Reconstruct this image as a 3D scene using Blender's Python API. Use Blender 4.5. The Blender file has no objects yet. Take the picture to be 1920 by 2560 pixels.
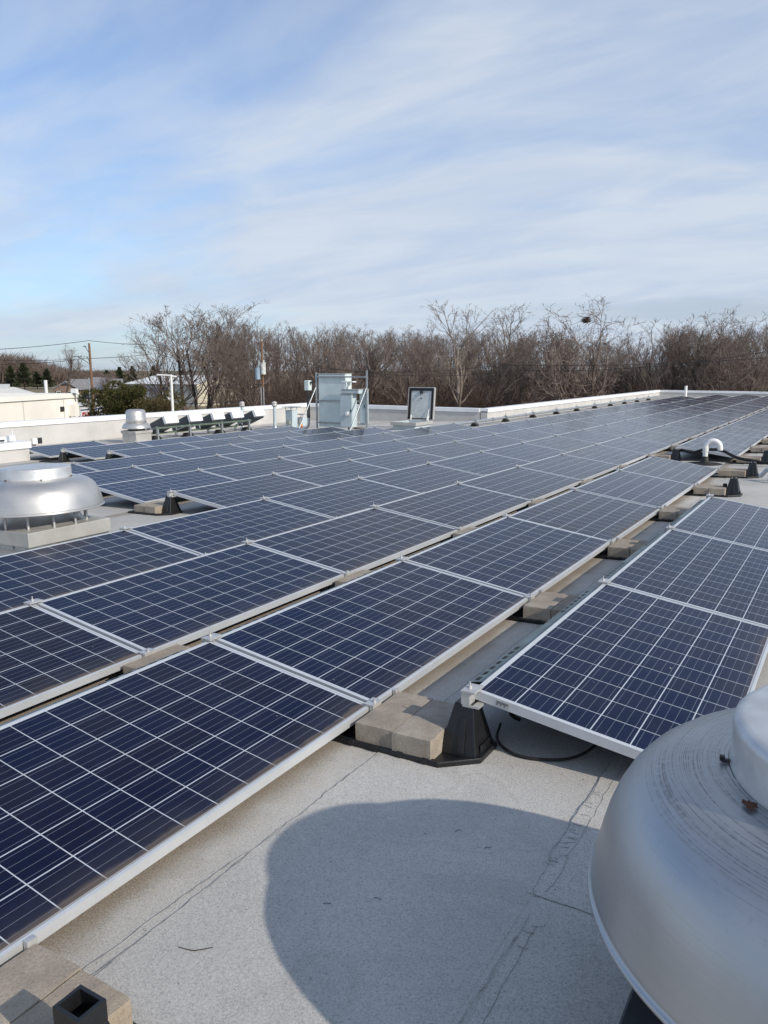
import bpy, bmesh, math, random
import numpy as np
from mathutils import Matrix, Vector
random.seed(7)
SC = bpy.context.scene
COL = SC.collection
rad = math.radians

# ------------------------------------------------------------------ frames, camera, light
TAU = rad(1.5)                                     # fall of the flat roof (drainage) about the row axis
RT = Matrix.Rotation(-TAU, 4, 'Y')                 # roof frame (x across rows, y along rows) -> level world
def rot_cam(a, b, c):
    return (Matrix.Rotation(a, 3, 'Z') @ Matrix.Rotation(b, 3, 'X') @ Matrix.Rotation(c, 3, 'Y'))
CAM_ROOF = Vector((1.3267, -2.8366, 1.5738))
RC = RT.to_3x3() @ rot_cam(rad(31.5558), rad(-9.6075), rad(1.454))    # columns: right, forward, up
CAM = RT @ CAM_ROOF
FPX = 1950.54                                      # focal length in pixels of the 1920x2560 photo
cd = bpy.data.cameras.new('camera'); cam = bpy.data.objects.new('camera', cd); COL.objects.link(cam)
cd.sensor_fit = 'VERTICAL'; cd.sensor_height = 36.0; cd.lens = FPX / 2560 * 36.0
cd.clip_start = 0.05; cd.clip_end = 6000
m3 = Matrix((RC.col[0], RC.col[2], -RC.col[1])).transposed()
cam.matrix_world = Matrix.Translation(CAM) @ m3.to_4x4()
SC.camera = cam
def ray(px, py): return RC @ Vector(((px - 960) / FPX, 1.0, -(py - 1280) / FPX))
def at(px, py, D):                                 # point seen at a pixel, D metres away on the level
    q = ray(px, py); return CAM + q * (D / math.hypot(q.x, q.y))
def col_at(px, D, z):                              # point under/over that pixel column at height z
    p = at(px, 950, D); return Vector((p.x, p.y, z))

SUN_ROOF = Vector((1.75, -0.24, 1.0)).normalized()
SUN = (RT.to_3x3() @ SUN_ROOF).normalized()
sl = bpy.data.lights.new('sun', 'SUN'); sl.energy = 3.9; sl.angle = rad(0.6); sl.color = (1.0, 0.91, 0.78)
so = bpy.data.objects.new('sun', sl); COL.objects.link(so)
so.rotation_euler = SUN.to_track_quat('Z', 'Y').to_euler(); so.location = (20, -10, 30)
SC.view_settings.view_transform = 'Standard'; SC.view_settings.look = 'None'
SC.view_settings.exposure = 0.0; SC.view_settings.gamma = 1.0

def N(nt, typ, **kw):
    n = nt.nodes.new(typ)
    for k, v in kw.items():
        if k.startswith('i_'):
            key = k[2:]
            n.inputs[int(key) if key.isdigit() else key.replace('_', ' ')].default_value = v
        else: setattr(n, k, v)
    return n
def lk(nt, a, b): nt.links.new(a, b)
def mth(nt, op, a, b=None, c=None, clamp=False):
    n = nt.nodes.new('ShaderNodeMath'); n.operation = op; n.use_clamp = clamp
    for i, v in enumerate((a, b, c)):
        if v is None: continue
        if isinstance(v, (int, float)): n.inputs[i].default_value = v
        else: nt.links.new(v, n.inputs[i])
    return n.outputs[0]
def mixc(nt, f, a, b, mode='MIX'):
    n = nt.nodes.new('ShaderNodeMix'); n.data_type = 'RGBA'; n.blend_type = mode
    for s, v in ((n.inputs['Factor'], f), (n.inputs['A'], a), (n.inputs['B'], b)):
        if isinstance(v, (int, float)): s.default_value = v
        elif isinstance(v, tuple): s.default_value = (*v[:3], 1.0)
        else: nt.links.new(v, s)
    return n.outputs['Result']
def ramp(nt, f, lo, hi, a=0.0, b=1.0):
    n = nt.nodes.new('ShaderNodeMapRange'); n.interpolation_type = 'SMOOTHSTEP'
    n.inputs[1].default_value = lo; n.inputs[2].default_value = hi; n.inputs[3].default_value = a; n.inputs[4].default_value = b
    nt.links.new(f, n.inputs[0]); return n.outputs[0]

W = bpy.data.worlds.new('World'); SC.world = W; W.use_nodes = True
def build_world():
    nt = W.node_tree; nt.nodes.clear()
    sky = N(nt, 'ShaderNodeTexSky'); sky.sky_type = 'NISHITA'; sky.sun_disc = False
    sky.sun_elevation = math.asin(SUN.z); sky.sun_rotation = math.atan2(SUN.x, SUN.y)
    sky.altitude = 200; sky.air_density = 1.0; sky.dust_density = 1.2; sky.ozone_density = 1.6
    tc = N(nt, 'ShaderNodeTexCoord'); sep = N(nt, 'ShaderNodeSeparateXYZ'); lk(nt, tc.outputs['Generated'], sep.inputs[0])
    zc = mth(nt, 'ADD', mth(nt, 'MAXIMUM', sep.outputs[2], 0.0), 0.16)     # cloud deck seen in perspective
    cx = mth(nt, 'DIVIDE', sep.outputs[0], zc); cy = mth(nt, 'DIVIDE', sep.outputs[1], zc)
    comb = N(nt, 'ShaderNodeCombineXYZ'); lk(nt, cx, comb.inputs[0]); lk(nt, cy, comb.inputs[1])
    mp = N(nt, 'ShaderNodeMapping'); mp.inputs['Rotation'].default_value = (0, 0, rad(20)); mp.inputs['Scale'].default_value = (0.8, 1.15, 1)
    mp.inputs['Location'].default_value = (2.3, 0.4, 0)
    lk(nt, comb.outputs[0], mp.inputs[0])
    n1 = N(nt, 'ShaderNodeTexNoise', i_Scale=0.48, i_Detail=5.5, i_Roughness=0.5, i_Distortion=0.6); lk(nt, mp.outputs[0], n1.inputs['Vector'])
    mp2 = N(nt, 'ShaderNodeMapping'); mp2.inputs['Rotation'].default_value = (0, 0, rad(35)); mp2.inputs['Scale'].default_value = (0.7, 1.5, 1)
    lk(nt, comb.outputs[0], mp2.inputs[0])
    n2 = N(nt, 'ShaderNodeTexNoise', i_Scale=1.9, i_Detail=7.0, i_Roughness=0.58, i_Distortion=0.5); lk(nt, mp2.outputs[0], n2.inputs['Vector'])
    a = ramp(nt, n1.outputs[0], 0.36, 0.60)
    b = ramp(nt, n2.outputs[0], 0.30, 0.75)
    cl = mth(nt, 'ADD', mth(nt, 'MULTIPLY', a, 0.74), mth(nt, 'MULTIPLY', b, 0.20), clamp=True)
    # more veil towards the horizon, a little less at the zenith
    hz = ramp(nt, sep.outputs[2], 0.0, 0.26, 0.45, 0.0)
    cl = mth(nt, 'ADD', cl, hz, clamp=True)
    side = N(nt, 'ShaderNodeVectorMath', operation='DOT_PRODUCT'); lk(nt, tc.outputs['Generated'], side.inputs[0]); side.inputs[1].default_value = (0.25, 0.97, 0.0)
    cl = mth(nt, 'ADD', cl, ramp(nt, side.outputs['Value'], 0.35, 1.0, 0.0, 0.45), clamp=True)      # thicker veil towards the right
    cl = mth(nt, 'MULTIPLY', cl, 0.93)
    cc = mixc(nt, ramp(nt, n2.outputs[0], 0.3, 0.7), (5.5, 6.4, 7.9), (6.7, 7.4, 8.3))
    nb_ = N(nt, 'ShaderNodeTexNoise', i_Scale=2.2, i_Detail=3.0); lk(nt, comb.outputs[0], nb_.inputs['Vector'])
    zz = mth(nt, 'ADD', sep.outputs[2], mth(nt, 'MULTIPLY', mth(nt, 'SUBTRACT', nb_.outputs[0], .5), .03))
    band = mth(nt, 'MULTIPLY', ramp(nt, zz, .048, .060), ramp(nt, zz, .086, .070, 0, 1) if False else mth(nt, 'SUBTRACT', 1.0, ramp(nt, zz, .066, .088)))
    band = mth(nt, 'MULTIPLY', mth(nt, 'MULTIPLY', band, ramp(nt, side.outputs['Value'], .72, .95)), .75)
    cc = mixc(nt, band, cc, (4.6, 5.4, 6.4))                                              # low grey bank far off at the right
    skyc = mixc(nt, 1.0, sky.outputs[0], (1.15, 1.42, 1.75), 'MULTIPLY')
    c = mixc(nt, cl, skyc, cc)
    bg = N(nt, 'ShaderNodeBackground'); bg.inputs[1].default_value = 0.10
    lk(nt, c, bg.inputs[0]); o = N(nt, 'ShaderNodeOutputWorld'); lk(nt, bg.outputs[0], o.inputs[0])
build_world()

# ------------------------------------------------------------------ mesh helpers
class MB:
    def __init__(s): s.v = []; s.f = []; s.mi = []; s.sm = []
    def add(s, vs, fs, mi=0, sm=False):
        o = len(s.v); s.v += [tuple(v) for v in vs]
        for f in fs: s.f.append([i + o for i in f]); s.mi.append(mi); s.sm.append(sm)
        return s
    def box(s, x0, x1, y0, y1, z0, z1, mi=0, M=None):
        vs = [Vector((x, y, z)) for z in (z0, z1) for x, y in ((x0, y0), (x1, y0), (x1, y1), (x0, y1))]
        if M is not None: vs = [M @ v for v in vs]
        return s.add(vs, [(3, 2, 1, 0), (4, 5, 6, 7), (0, 1, 5, 4), (1, 2, 6, 5), (2, 3, 7, 6), (3, 0, 4, 7)], mi)
    def cbox(s, c, sx, sy, sz, mi=0, M=None):
        return s.box(c[0]-sx/2, c[0]+sx/2, c[1]-sy/2, c[1]+sy/2, c[2]-sz/2, c[2]+sz/2, mi, M)
    def frus(s, b, t, mi=0):                        # b, t: (x0,x1,y0,y1,z)
        vs = [(x, y, q[4]) for q in (b, t) for x, y in ((q[0], q[2]), (q[1], q[2]), (q[1], q[3]), (q[0], q[3]))]
        return s.add(vs, [(3, 2, 1, 0), (4, 5, 6, 7), (0, 1, 5, 4), (1, 2, 6, 5), (2, 3, 7, 6), (3, 0, 4, 7)], mi)
    def prism(s, pts, z0, z1, mi=0):
        n = len(pts); zf = z1 if callable(z1) else (lambda x, y: z1)
        vs = [(x, y, z0) for x, y in pts] + [(x, y, zf(x, y)) for x, y in pts]
        fs = [tuple(range(n))[::-1], tuple(range(n, 2*n))] + [(i, (i+1) % n, n+(i+1) % n, n+i) for i in range(n)]
        return s.add(vs, fs, mi)
    def tube(s, pts, r, n=8, mi=0, caps=True, r1=None):
        pts = [Vector(p) for p in pts]; k = len(pts); vs = []
        ref = None
        for i, p in enumerate(pts):
            d = (pts[min(i+1, k-1)] - pts[max(i-1, 0)])
            if d.length < 1e-9: d = Vector((0, 0, 1))
            d.normalize()
            if ref is None:
                ref = Vector((0, 0, 1)) if abs(d.z) < .9 else Vector((1, 0, 0))
            a = d.cross(ref); a = a.normalized() if a.length > 1e-6 else d.orthogonal().normalized()
            b = a.cross(d).normalized(); ref = b
            rr = (r if r1 is None else r + (r1 - r) * i / max(k-1, 1)) if not isinstance(r, (list, tuple)) else r[i]
            vs += [p + (a * math.cos(2*math.pi*j/n) + b * math.sin(2*math.pi*j/n)) * rr for j in range(n)]
        fs = [(i*n+j, i*n+(j+1) % n, (i+1)*n+(j+1) % n, (i+1)*n+j) for i in range(k-1) for j in range(n)]
        s.add(vs, fs, mi, True)
        if caps: s.add(vs[:n], [tuple(range(n))[::-1]], mi); s.add(vs[-n:], [tuple(range(n))], mi)
        return s
    def lathe(s, prof, n=64, c=(0, 0, 0), mi=0, sm=True):
        vs = [(c[0] + r*math.cos(2*math.pi*j/n), c[1] + r*math.sin(2*math.pi*j/n), c[2] + z) for r, z in prof for j in range(n)]
        fs = [(i*n+j, i*n+(j+1) % n, (i+1)*n+(j+1) % n, (i+1)*n+j) for i in range(len(prof)-1) for j in range(n)]
        return s.add(vs, fs, mi, sm)
    def mesh(s, name, mats):
        me = bpy.data.meshes.new(name); me.from_pydata(s.v, [], s.f)
        for m in (mats if isinstance(mats, (list, tuple)) else [mats]): me.materials.append(m)
        me.polygons.foreach_set('material_index', s.mi); me.polygons.foreach_set('use_smooth', s.sm)
        me.update(); return me
    def cable(s, pts, r, n=8, k=8):
        P = [Vector(p) for p in pts]; P = [P[0]*2-P[1]] + P + [P[-1]*2-P[-2]]; o = []
        for i in range(1, len(P)-2):
            a, b, c, d = P[i-1:i+3]
            for q in range(k):
                t = q/k; o.append(.5*((2*b) + (c-a)*t + (2*a-5*b+4*c-d)*t*t + (3*b-a-3*c+d)*t**3))
        o.append(P[-2]); return s.tube(o, r, n)
    def build(s, name, mats, parent=None):
        return link(name, s.mesh(name, mats), parent)
def link(name, me, parent=None):
    o = bpy.data.objects.new(name, me); COL.objects.link(o)
    if parent is not None: o.parent = parent
    return o
def bevel(o, w, seg=2, ang=40):
    m = o.modifiers.new('bevel', 'BEVEL'); m.width = w; m.segments = seg; m.limit_method = 'ANGLE'; m.angle_limit = rad(ang); return o
def tag(o, label, cat, group=None, kind=None):
    if label: o['label'] = label
    if cat: o['category'] = cat
    if group: o['group'] = group
    if kind: o['kind'] = kind
    return o
def thing(name, label, cat, M=None, group=None):
    o = bpy.data.objects.new(name, None); COL.objects.link(o); o.empty_display_size = .2
    if M is not None: o.matrix_world = M
    return tag(o, label, cat, group)
def roofM(x, y, z=0, rz=0): return RT @ Matrix.Translation((x, y, z)) @ Matrix.Rotation(rz, 4, 'Z')      # lies with the roof
def upM(x, y, z=0, rz=0): return Matrix.Translation(RT @ Vector((x, y, z))) @ Matrix.Rotation(rz, 4, 'Z')  # stands plumb on the roof
def dup(root, M, label=None, group=None, skip=()):
    r = root.copy(); COL.objects.link(r); r.matrix_world = M
    if label: r['label'] = label
    if group: r['group'] = group
    for ch in list(root.children):
        if ch.name.split('.')[0] in skip: continue
        c = ch.copy(); COL.objects.link(c); c.parent = r
        for g in list(ch.children):
            d = g.copy(); COL.objects.link(d); d.parent = c
    return r
ORD = ['first', 'second', 'third', 'fourth', 'fifth', 'sixth', 'seventh', 'eighth', 'ninth', 'tenth', 'eleventh', 'twelfth', 'thirteenth',
       'fourteenth', 'fifteenth', 'sixteenth', 'seventeenth', 'eighteenth', 'nineteenth', 'twentieth', 'twenty-first', 'twenty-second',
       'twenty-third', 'twenty-fourth', 'twenty-fifth', 'twenty-sixth']

# ------------------------------------------------------------------ materials
def pm(name, col, rough=.6, metal=0.0, var=.12, scale=6.0, bump=0.0, bscale=60.0, spec=.5, col2=None, aniso=0, stretch=None):
    m = bpy.data.materials.new(name); m.use_nodes = True; nt = m.node_tree; p = nt.nodes['Principled BSDF']
    tc = N(nt, 'ShaderNodeTexCoord'); v = tc.outputs['Object']
    if stretch:
        mp = N(nt, 'ShaderNodeMapping'); mp.inputs['Scale'].default_value = stretch; lk(nt, v, mp.inputs[0]); v = mp.outputs[0]
    no = N(nt, 'ShaderNodeTexNoise', i_Scale=scale, i_Detail=5.0, i_Roughness=.6); lk(nt, v, no.inputs['Vector'])
    f = ramp(nt, no.outputs[0], .3, .7)
    c2 = col2 or tuple(c * (1 - 2*var) for c in col); c1 = col if col2 else tuple(min(1, c * (1 + var)) for c in col)
    lk(nt, mixc(nt, f, c2, c1), p.inputs['Base Color'])
    p.inputs['Roughness'].default_value = rough; p.inputs['Metallic'].default_value = metal; p.inputs['Specular IOR Level'].default_value = spec
    if aniso: p.inputs['Anisotropic'].default_value = aniso
    if bump:
        nb = N(nt, 'ShaderNodeTexNoise', i_Scale=bscale, i_Detail=3.0); lk(nt, tc.outputs['Object'], nb.inputs['Vector'])
        b = N(nt, 'ShaderNodeBump'); b.inputs['Strength'].default_value = bump; b.inputs['Distance'].default_value = .01
        lk(nt, nb.outputs[0], b.inputs['Height']); lk(nt, b.outputs[0], p.inputs['Normal'])
    return m

M_ALU = pm('anodised_aluminium', (.61, .63, .65), .42, .35, .05, 3)
M_GALV = pm('galvanised_steel', (.42, .45, .46), .42, .7, .12, 25)
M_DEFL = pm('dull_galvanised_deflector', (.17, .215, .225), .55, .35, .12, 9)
M_CLAMP = pm('cast_aluminium_clamp', (.56, .56, .55), .45, .5, .06, 30)
M_STEELPIPE = pm('galvanised_conduit', (.45, .48, .50), .4, .65, .1, 12)
M_PLASTIC = pm('black_plastic', (.010, .011, .013), .42, 0, .2, 12, .1, 200)
M_RUBBER = pm('black_rubber', (.012, .012, .013), .7, 0, .2, 12)
M_WHITE = pm('white_coated_metal', (.80, .81, .82), .45, 0, .04, 2)
M_WALLGREY = pm('grey_roof_membrane_wall', (.52, .51, .49), .85, 0, .06, 1.2, .3, 90)
M_PVC = pm('white_pvc', (.78, .78, .76), .4, 0, .04, 6)
M_CAB = pm('grey_enclosure_paint', (.60, .69, .68), .5, 0, .06, 2.5)
M_CABD = pm('blue_grey_enclosure_paint', (.47, .55, .58), .5, 0, .06, 2.5)
M_DARKBOX = pm('dark_inverter_paint', (.045, .058, .068), .5, 0, .15, 5)
M_RUST = pm('rusty_iron', (.12, .045, .02), .9, 0, .3, 30)
M_BOLT = pm('dark_bolt', (.06, .06, .065), .5, .6, .2, 30)
M_ORANGE = pm('orange_cap', (.6, .2, .04), .6)
M_PITCH = pm('roof_pitch', (.015, .014, .013), .6, 0, .3, 12, .4, 40)
M_WIRE = pm('power_cable', (.02, .02, .022), .6)
M_BRASS = pm('grey_plastic', (.35, .36, .33), .5)

def mat_roof():
    m = bpy.data.materials.new('granulated_roof_membrane'); m.use_nodes = True; nt = m.node_tree; p = nt.nodes['Principled BSDF']
    tc = N(nt, 'ShaderNodeTexCoord'); v = tc.outputs['Object']; sep = N(nt, 'ShaderNodeSeparateXYZ'); lk(nt, v, sep.inputs[0])
    big = N(nt, 'ShaderNodeTexNoise', i_Scale=.9, i_Detail=5.0, i_Roughness=.6); lk(nt, v, big.inputs['Vector'])
    med = N(nt, 'ShaderNodeTexNoise', i_Scale=7.0, i_Detail=6.0, i_Roughness=.65); lk(nt, v, med.inputs['Vector'])
    gr = N(nt, 'ShaderNodeTexNoise', i_Scale=150.0, i_Detail=3.0, i_Roughness=.75); lk(nt, v, gr.inputs['Vector'])
    vo = N(nt, 'ShaderNodeTexVoronoi', i_Scale=330.0); lk(nt, v, vo.inputs['Vector'])
    c = mixc(nt, ramp(nt, big.outputs[0], .3, .7), (.43, .418, .392), (.545, .528, .495))
    c = mixc(nt, ramp(nt, med.outputs[0], .48, .78, 0, .35), c, (.33, .33, .325))
    c = mixc(nt, ramp(nt, gr.outputs[0], .30, .52, .50, 0), c, (.17, .168, .16))
    c = mixc(nt, ramp(nt, gr.outputs[0], .54, .72, 0, .40), c, (.74, .72, .68))
    sg = N(nt, 'ShaderNodeSeparateColor'); lk(nt, vo.outputs['Color'], sg.inputs[0])
    c = mixc(nt, ramp(nt, sg.outputs[0], .80, .95, 0, .45), c, (.16, .155, .14))
    pn = N(nt, 'ShaderNodeTexNoise', i_Scale=1.35, i_Detail=3.0, i_Distortion=.6); lk(nt, v, pn.inputs['Vector'])
    dry = mth(nt, 'ABSOLUTE', mth(nt, 'SUBTRACT', pn.outputs[0], .56))                  # drying lines of old puddles, silt inside them
    c = mixc(nt, ramp(nt, dry, 0, .022, .16, 0), c, (.26, .24, .21))
    c = mixc(nt, ramp(nt, pn.outputs[0], .55, .66, 0, .24), c, (.29, .29, .285))
    # roll to roll difference of the sheets, about one metre wide
    sh = mth(nt, 'FLOOR', mth(nt, 'DIVIDE', mth(nt, 'ADD', sep.outputs[0], .35), .89))
    wn = N(nt, 'ShaderNodeTexWhiteNoise', noise_dimensions='1D'); lk(nt, sh, wn.inputs['W'])
    c = mixc(nt, mth(nt, 'MULTIPLY', wn.outputs[0], .14), c, (.34, .35, .36))
    # brown drip stain under the low edge of every row
    fr = mth(nt, 'FRACT', mth(nt, 'DIVIDE', mth(nt, 'ADD', sep.outputs[0], .66 + 1.4786*20), 1.4786))
    d = mth(nt, 'MULTIPLY', fr, 1.4786)
    st = N(nt, 'ShaderNodeTexNoise', i_Scale=3.0, i_Detail=5.0); lk(nt, v, st.inputs['Vector'])
    wd = ramp(nt, st.outputs[0], .3, .7, .16, .32)
    n = nt.nodes.new('ShaderNodeMapRange'); n.interpolation_type = 'SMOOTHSTEP'; lk(nt, d, n.inputs[0]); n.inputs[1].default_value = .05
    lk(nt, wd, n.inputs[2]); n.inputs[3].default_value = 1; n.inputs[4].default_value = 0
    lim = mth(nt, 'LESS_THAN', sep.outputs[0], .6)
    stf = mth(nt, 'MULTIPLY', mth(nt, 'MULTIPLY', n.outputs[0], lim), .75)
    stf = mth(nt, 'MULTIPLY', stf, ramp(nt, gr.outputs[0], .3, .7, 1.0, .45))
    c = mixc(nt, stf, c, (.17, .105, .055))
    lk(nt, c, p.inputs['Base Color']); p.inputs['Roughness'].default_value = .92; p.inputs['Specular IOR Level'].default_value = .25
    h = mth(nt, 'ADD', mth(nt, 'MULTIPLY', gr.outputs[0], .7), mth(nt, 'MULTIPLY', med.outputs[0], .35))
    b = N(nt, 'ShaderNodeBump'); b.inputs['Strength'].default_value = .55; b.inputs['Distance'].default_value = .006
    lk(nt, h, b.inputs['Height']); lk(nt, b.outputs[0], p.inputs['Normal'])
    return m
M_ROOF = mat_roof()

PW, PL = .992, 1.956                                # panel width (down the slope) and length
def mat_cells():
    m = bpy.data.materials.new('solar_cells_under_glass'); m.use_nodes = True; nt = m.node_tree; p = nt.nodes['Principled BSDF']
    tc = N(nt, 'ShaderNodeTexCoord'); v = tc.outputs['Object']; sep = N(nt, 'ShaderNodeSeparateXYZ'); lk(nt, v, sep.inputs[0])
    oi = N(nt, 'ShaderNodeObjectInfo'); rnd = oi.outputs['Random']
    x, y = sep.outputs[0], sep.outputs[1]
    cx = mth(nt, 'DIVIDE', mth(nt, 'SUBTRACT', x, .019), .159); cy = mth(nt, 'DIVIDE', mth(nt, 'SUBTRACT', y, .024), .159)
    def edge(c):
        f = mth(nt, 'FRACT', c); return mth(nt, 'MULTIPLY', mth(nt, 'MINIMUM', f, mth(nt, 'SUBTRACT', 1.0, f)), .159)
    line = mth(nt, 'MAXIMUM', mth(nt, 'LESS_THAN', edge(cx), .0024), mth(nt, 'LESS_THAN', edge(cy), .0020))
    out = mth(nt, 'MAXIMUM', mth(nt, 'LESS_THAN', cx, 0.0), mth(nt, 'GREATER_THAN', cx, 6.0))
    out2 = mth(nt, 'MAXIMUM', mth(nt, 'LESS_THAN', cy, 0.0), mth(nt, 'GREATER_THAN', cy, 12.0))
    line = mth(nt, 'MAXIMUM', line, mth(nt, 'MAXIMUM', out, out2))
    bf = mth(nt, 'FRACT', mth(nt, 'MULTIPLY', cx, 4.0))
    bus = mth(nt, 'LESS_THAN', mth(nt, 'ABSOLUTE', mth(nt, 'SUBTRACT', bf, .5)), .018)
    # one colour per cell, crystal flakes inside it
    idc = N(nt, 'ShaderNodeCombineXYZ'); lk(nt, mth(nt, 'FLOOR', cx), idc.inputs[0]); lk(nt, mth(nt, 'FLOOR', cy), idc.inputs[1]); lk(nt, mth(nt, 'MULTIPLY', rnd, 91.0), idc.inputs[2])
    wn = N(nt, 'ShaderNodeTexWhiteNoise', noise_dimensions='3D'); lk(nt, idc.outputs[0], wn.inputs['Vector'])
    off = N(nt, 'ShaderNodeVectorMath', operation='ADD'); lk(nt, v, off.inputs[0])
    ro = N(nt, 'ShaderNodeCombineXYZ'); lk(nt, mth(nt, 'MULTIPLY', rnd, 37.0), ro.inputs[2]); lk(nt, ro.outputs[0], off.inputs[1])
    vo = N(nt, 'ShaderNodeTexVoronoi', i_Scale=70.0); lk(nt, off.outputs[0], vo.inputs['Vector'])
    sg = N(nt, 'ShaderNodeSeparateColor'); lk(nt, vo.outputs['Color'], sg.inputs[0])
    pv = N(nt, 'ShaderNodeTexWhiteNoise', noise_dimensions='1D'); lk(nt, mth(nt, 'MULTIPLY', rnd, 517.0), pv.inputs['W'])
    hue = mth(nt, 'ADD', mth(nt, 'MULTIPLY', wn.outputs[0], .40), mth(nt, 'MULTIPLY', mth(nt, 'MULTIPLY', pv.outputs[0], pv.outputs[0]), .75))
    c = mixc(nt, hue, (.0008, .0060, .036), (.0090, .0080, .0150))
    c = mixc(nt, mth(nt, 'MULTIPLY', sg.outputs[0], .30), c, (.002, .009, .040))
    c = mixc(nt, mth(nt, 'MULTIPLY', bus, .75), c, (.22, .25, .30))
    c = mixc(nt, line, c, (.46, .50, .55))
    # dust film, a band of dried dirt along the low edge, a few droppings
    dn = N(nt, 'ShaderNodeTexNoise', i_Scale=5.0, i_Detail=5.0); lk(nt, off.outputs[0], dn.inputs['Vector'])
    c = mixc(nt, ramp(nt, dn.outputs[0], .3, .7, .001, .014), c, (.33, .32, .30))
    low = mth(nt, 'ADD', x, mth(nt, 'MULTIPLY', mth(nt, 'SUBTRACT', dn.outputs[0], .5), .07))
    dirt = mth(nt, 'MULTIPLY', ramp(nt, low, PW - .052, PW - .022, 0, .60), ramp(nt, pv.outputs[0], 0, 1, .45, 1.1))
    c = mixc(nt, dirt, c, (.16, .125, .095))
    haze = ramp(nt, low, PW - .20, PW - .05, 0, .045)
    c = mixc(nt, haze, c, (.30, .29, .27))
    mp = N(nt, 'ShaderNodeMapping'); mp.inputs['Scale'].default_value = (9, 22, 9); mp.inputs['Rotation'].default_value = (0, 0, .6); lk(nt, off.outputs[0], mp.inputs[0])
    sp = N(nt, 'ShaderNodeTexNoise', i_Scale=1.0, i_Detail=2.5, i_Distortion=1.2); lk(nt, mp.outputs[0], sp.inputs['Vector'])
    c = mixc(nt, ramp(nt, sp.outputs[0], .775, .80, 0, .55), c, (.5, .5, .48))
    lk(nt, c, p.inputs['Base Color'])
    lk(nt, mth(nt, 'ADD', .11, mth(nt, 'ADD', mth(nt, 'MULTIPLY', dirt, .6), ramp(nt, dn.outputs[0], .3, .7, 0, .08))), p.inputs['Roughness'])
    lk(nt, mixc(nt, mth(nt, 'POWER', pv.outputs[0], 1.6), (.55, .78, 1.0), (.92, .88, .86)), p.inputs['Specular Tint'])
    p.inputs['IOR'].default_value = 1.5; p.inputs['Specular IOR Level'].default_value = .10
    return m
M_CELLS = mat_cells()

def mat_block():
    m = bpy.data.materials.new('concrete_block'); m.use_nodes = True; nt = m.node_tree; p = nt.nodes['Principled BSDF']
    tc = N(nt, 'ShaderNodeTexCoord'); oi = N(nt, 'ShaderNodeObjectInfo')
    off = N(nt, 'ShaderNodeVectorMath', operation='ADD'); lk(nt, tc.outputs['Object'], off.inputs[0]); lk(nt, oi.outputs['Random'], off.inputs[1])
    a = N(nt, 'ShaderNodeTexNoise', i_Scale=9.0, i_Detail=6.0, i_Roughness=.65); lk(nt, off.outputs[0], a.inputs['Vector'])
    b = N(nt, 'ShaderNodeTexNoise', i_Scale=140.0, i_Detail=3.0, i_Roughness=.7); lk(nt, off.outputs[0], b.inputs['Vector'])
    vo = N(nt, 'ShaderNodeTexVoronoi', i_Scale=120.0); lk(nt, off.outputs[0], vo.inputs['Vector'])
    base = mixc(nt, oi.outputs['Random'], (.36, .295, .215), (.40, .36, .31))
    sn = N(nt, 'ShaderNodeTexNoise', i_Scale=3.2, i_Detail=3.0); lk(nt, off.outputs[0], sn.inputs['Vector'])
    c = mixc(nt, ramp(nt, a.outputs[0], .35, .7), (.29, .245, .20), base); c = mixc(nt, ramp(nt, sn.outputs[0], .50, .68, 0, .45), c, (.20, .175, .15))
    c = mixc(nt, ramp(nt, b.outputs[0], .3, .5, .5, 0), c, (.16, .14, .12))
    c = mixc(nt, ramp(nt, vo.outputs['Distance'], .10, .2, .6, 0), c, (.12, .11, .09))
    c = mixc(nt, ramp(nt, b.outputs[0], .6, .75, 0, .5), c, (.55, .50, .42))
    lk(nt, c, p.inputs['Base Color']); p.inputs['Roughness'].default_value = .95; p.inputs['Specular IOR Level'].default_value = .2
    bp = N(nt, 'ShaderNodeBump'); bp.inputs['Strength'].default_value = .6; bp.inputs['Distance'].default_value = .004
    lk(nt, b.outputs[0], bp.inputs['Height']); lk(nt, bp.outputs[0], p.inputs['Normal'])
    return m
M_BLOCK = mat_block()

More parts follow.
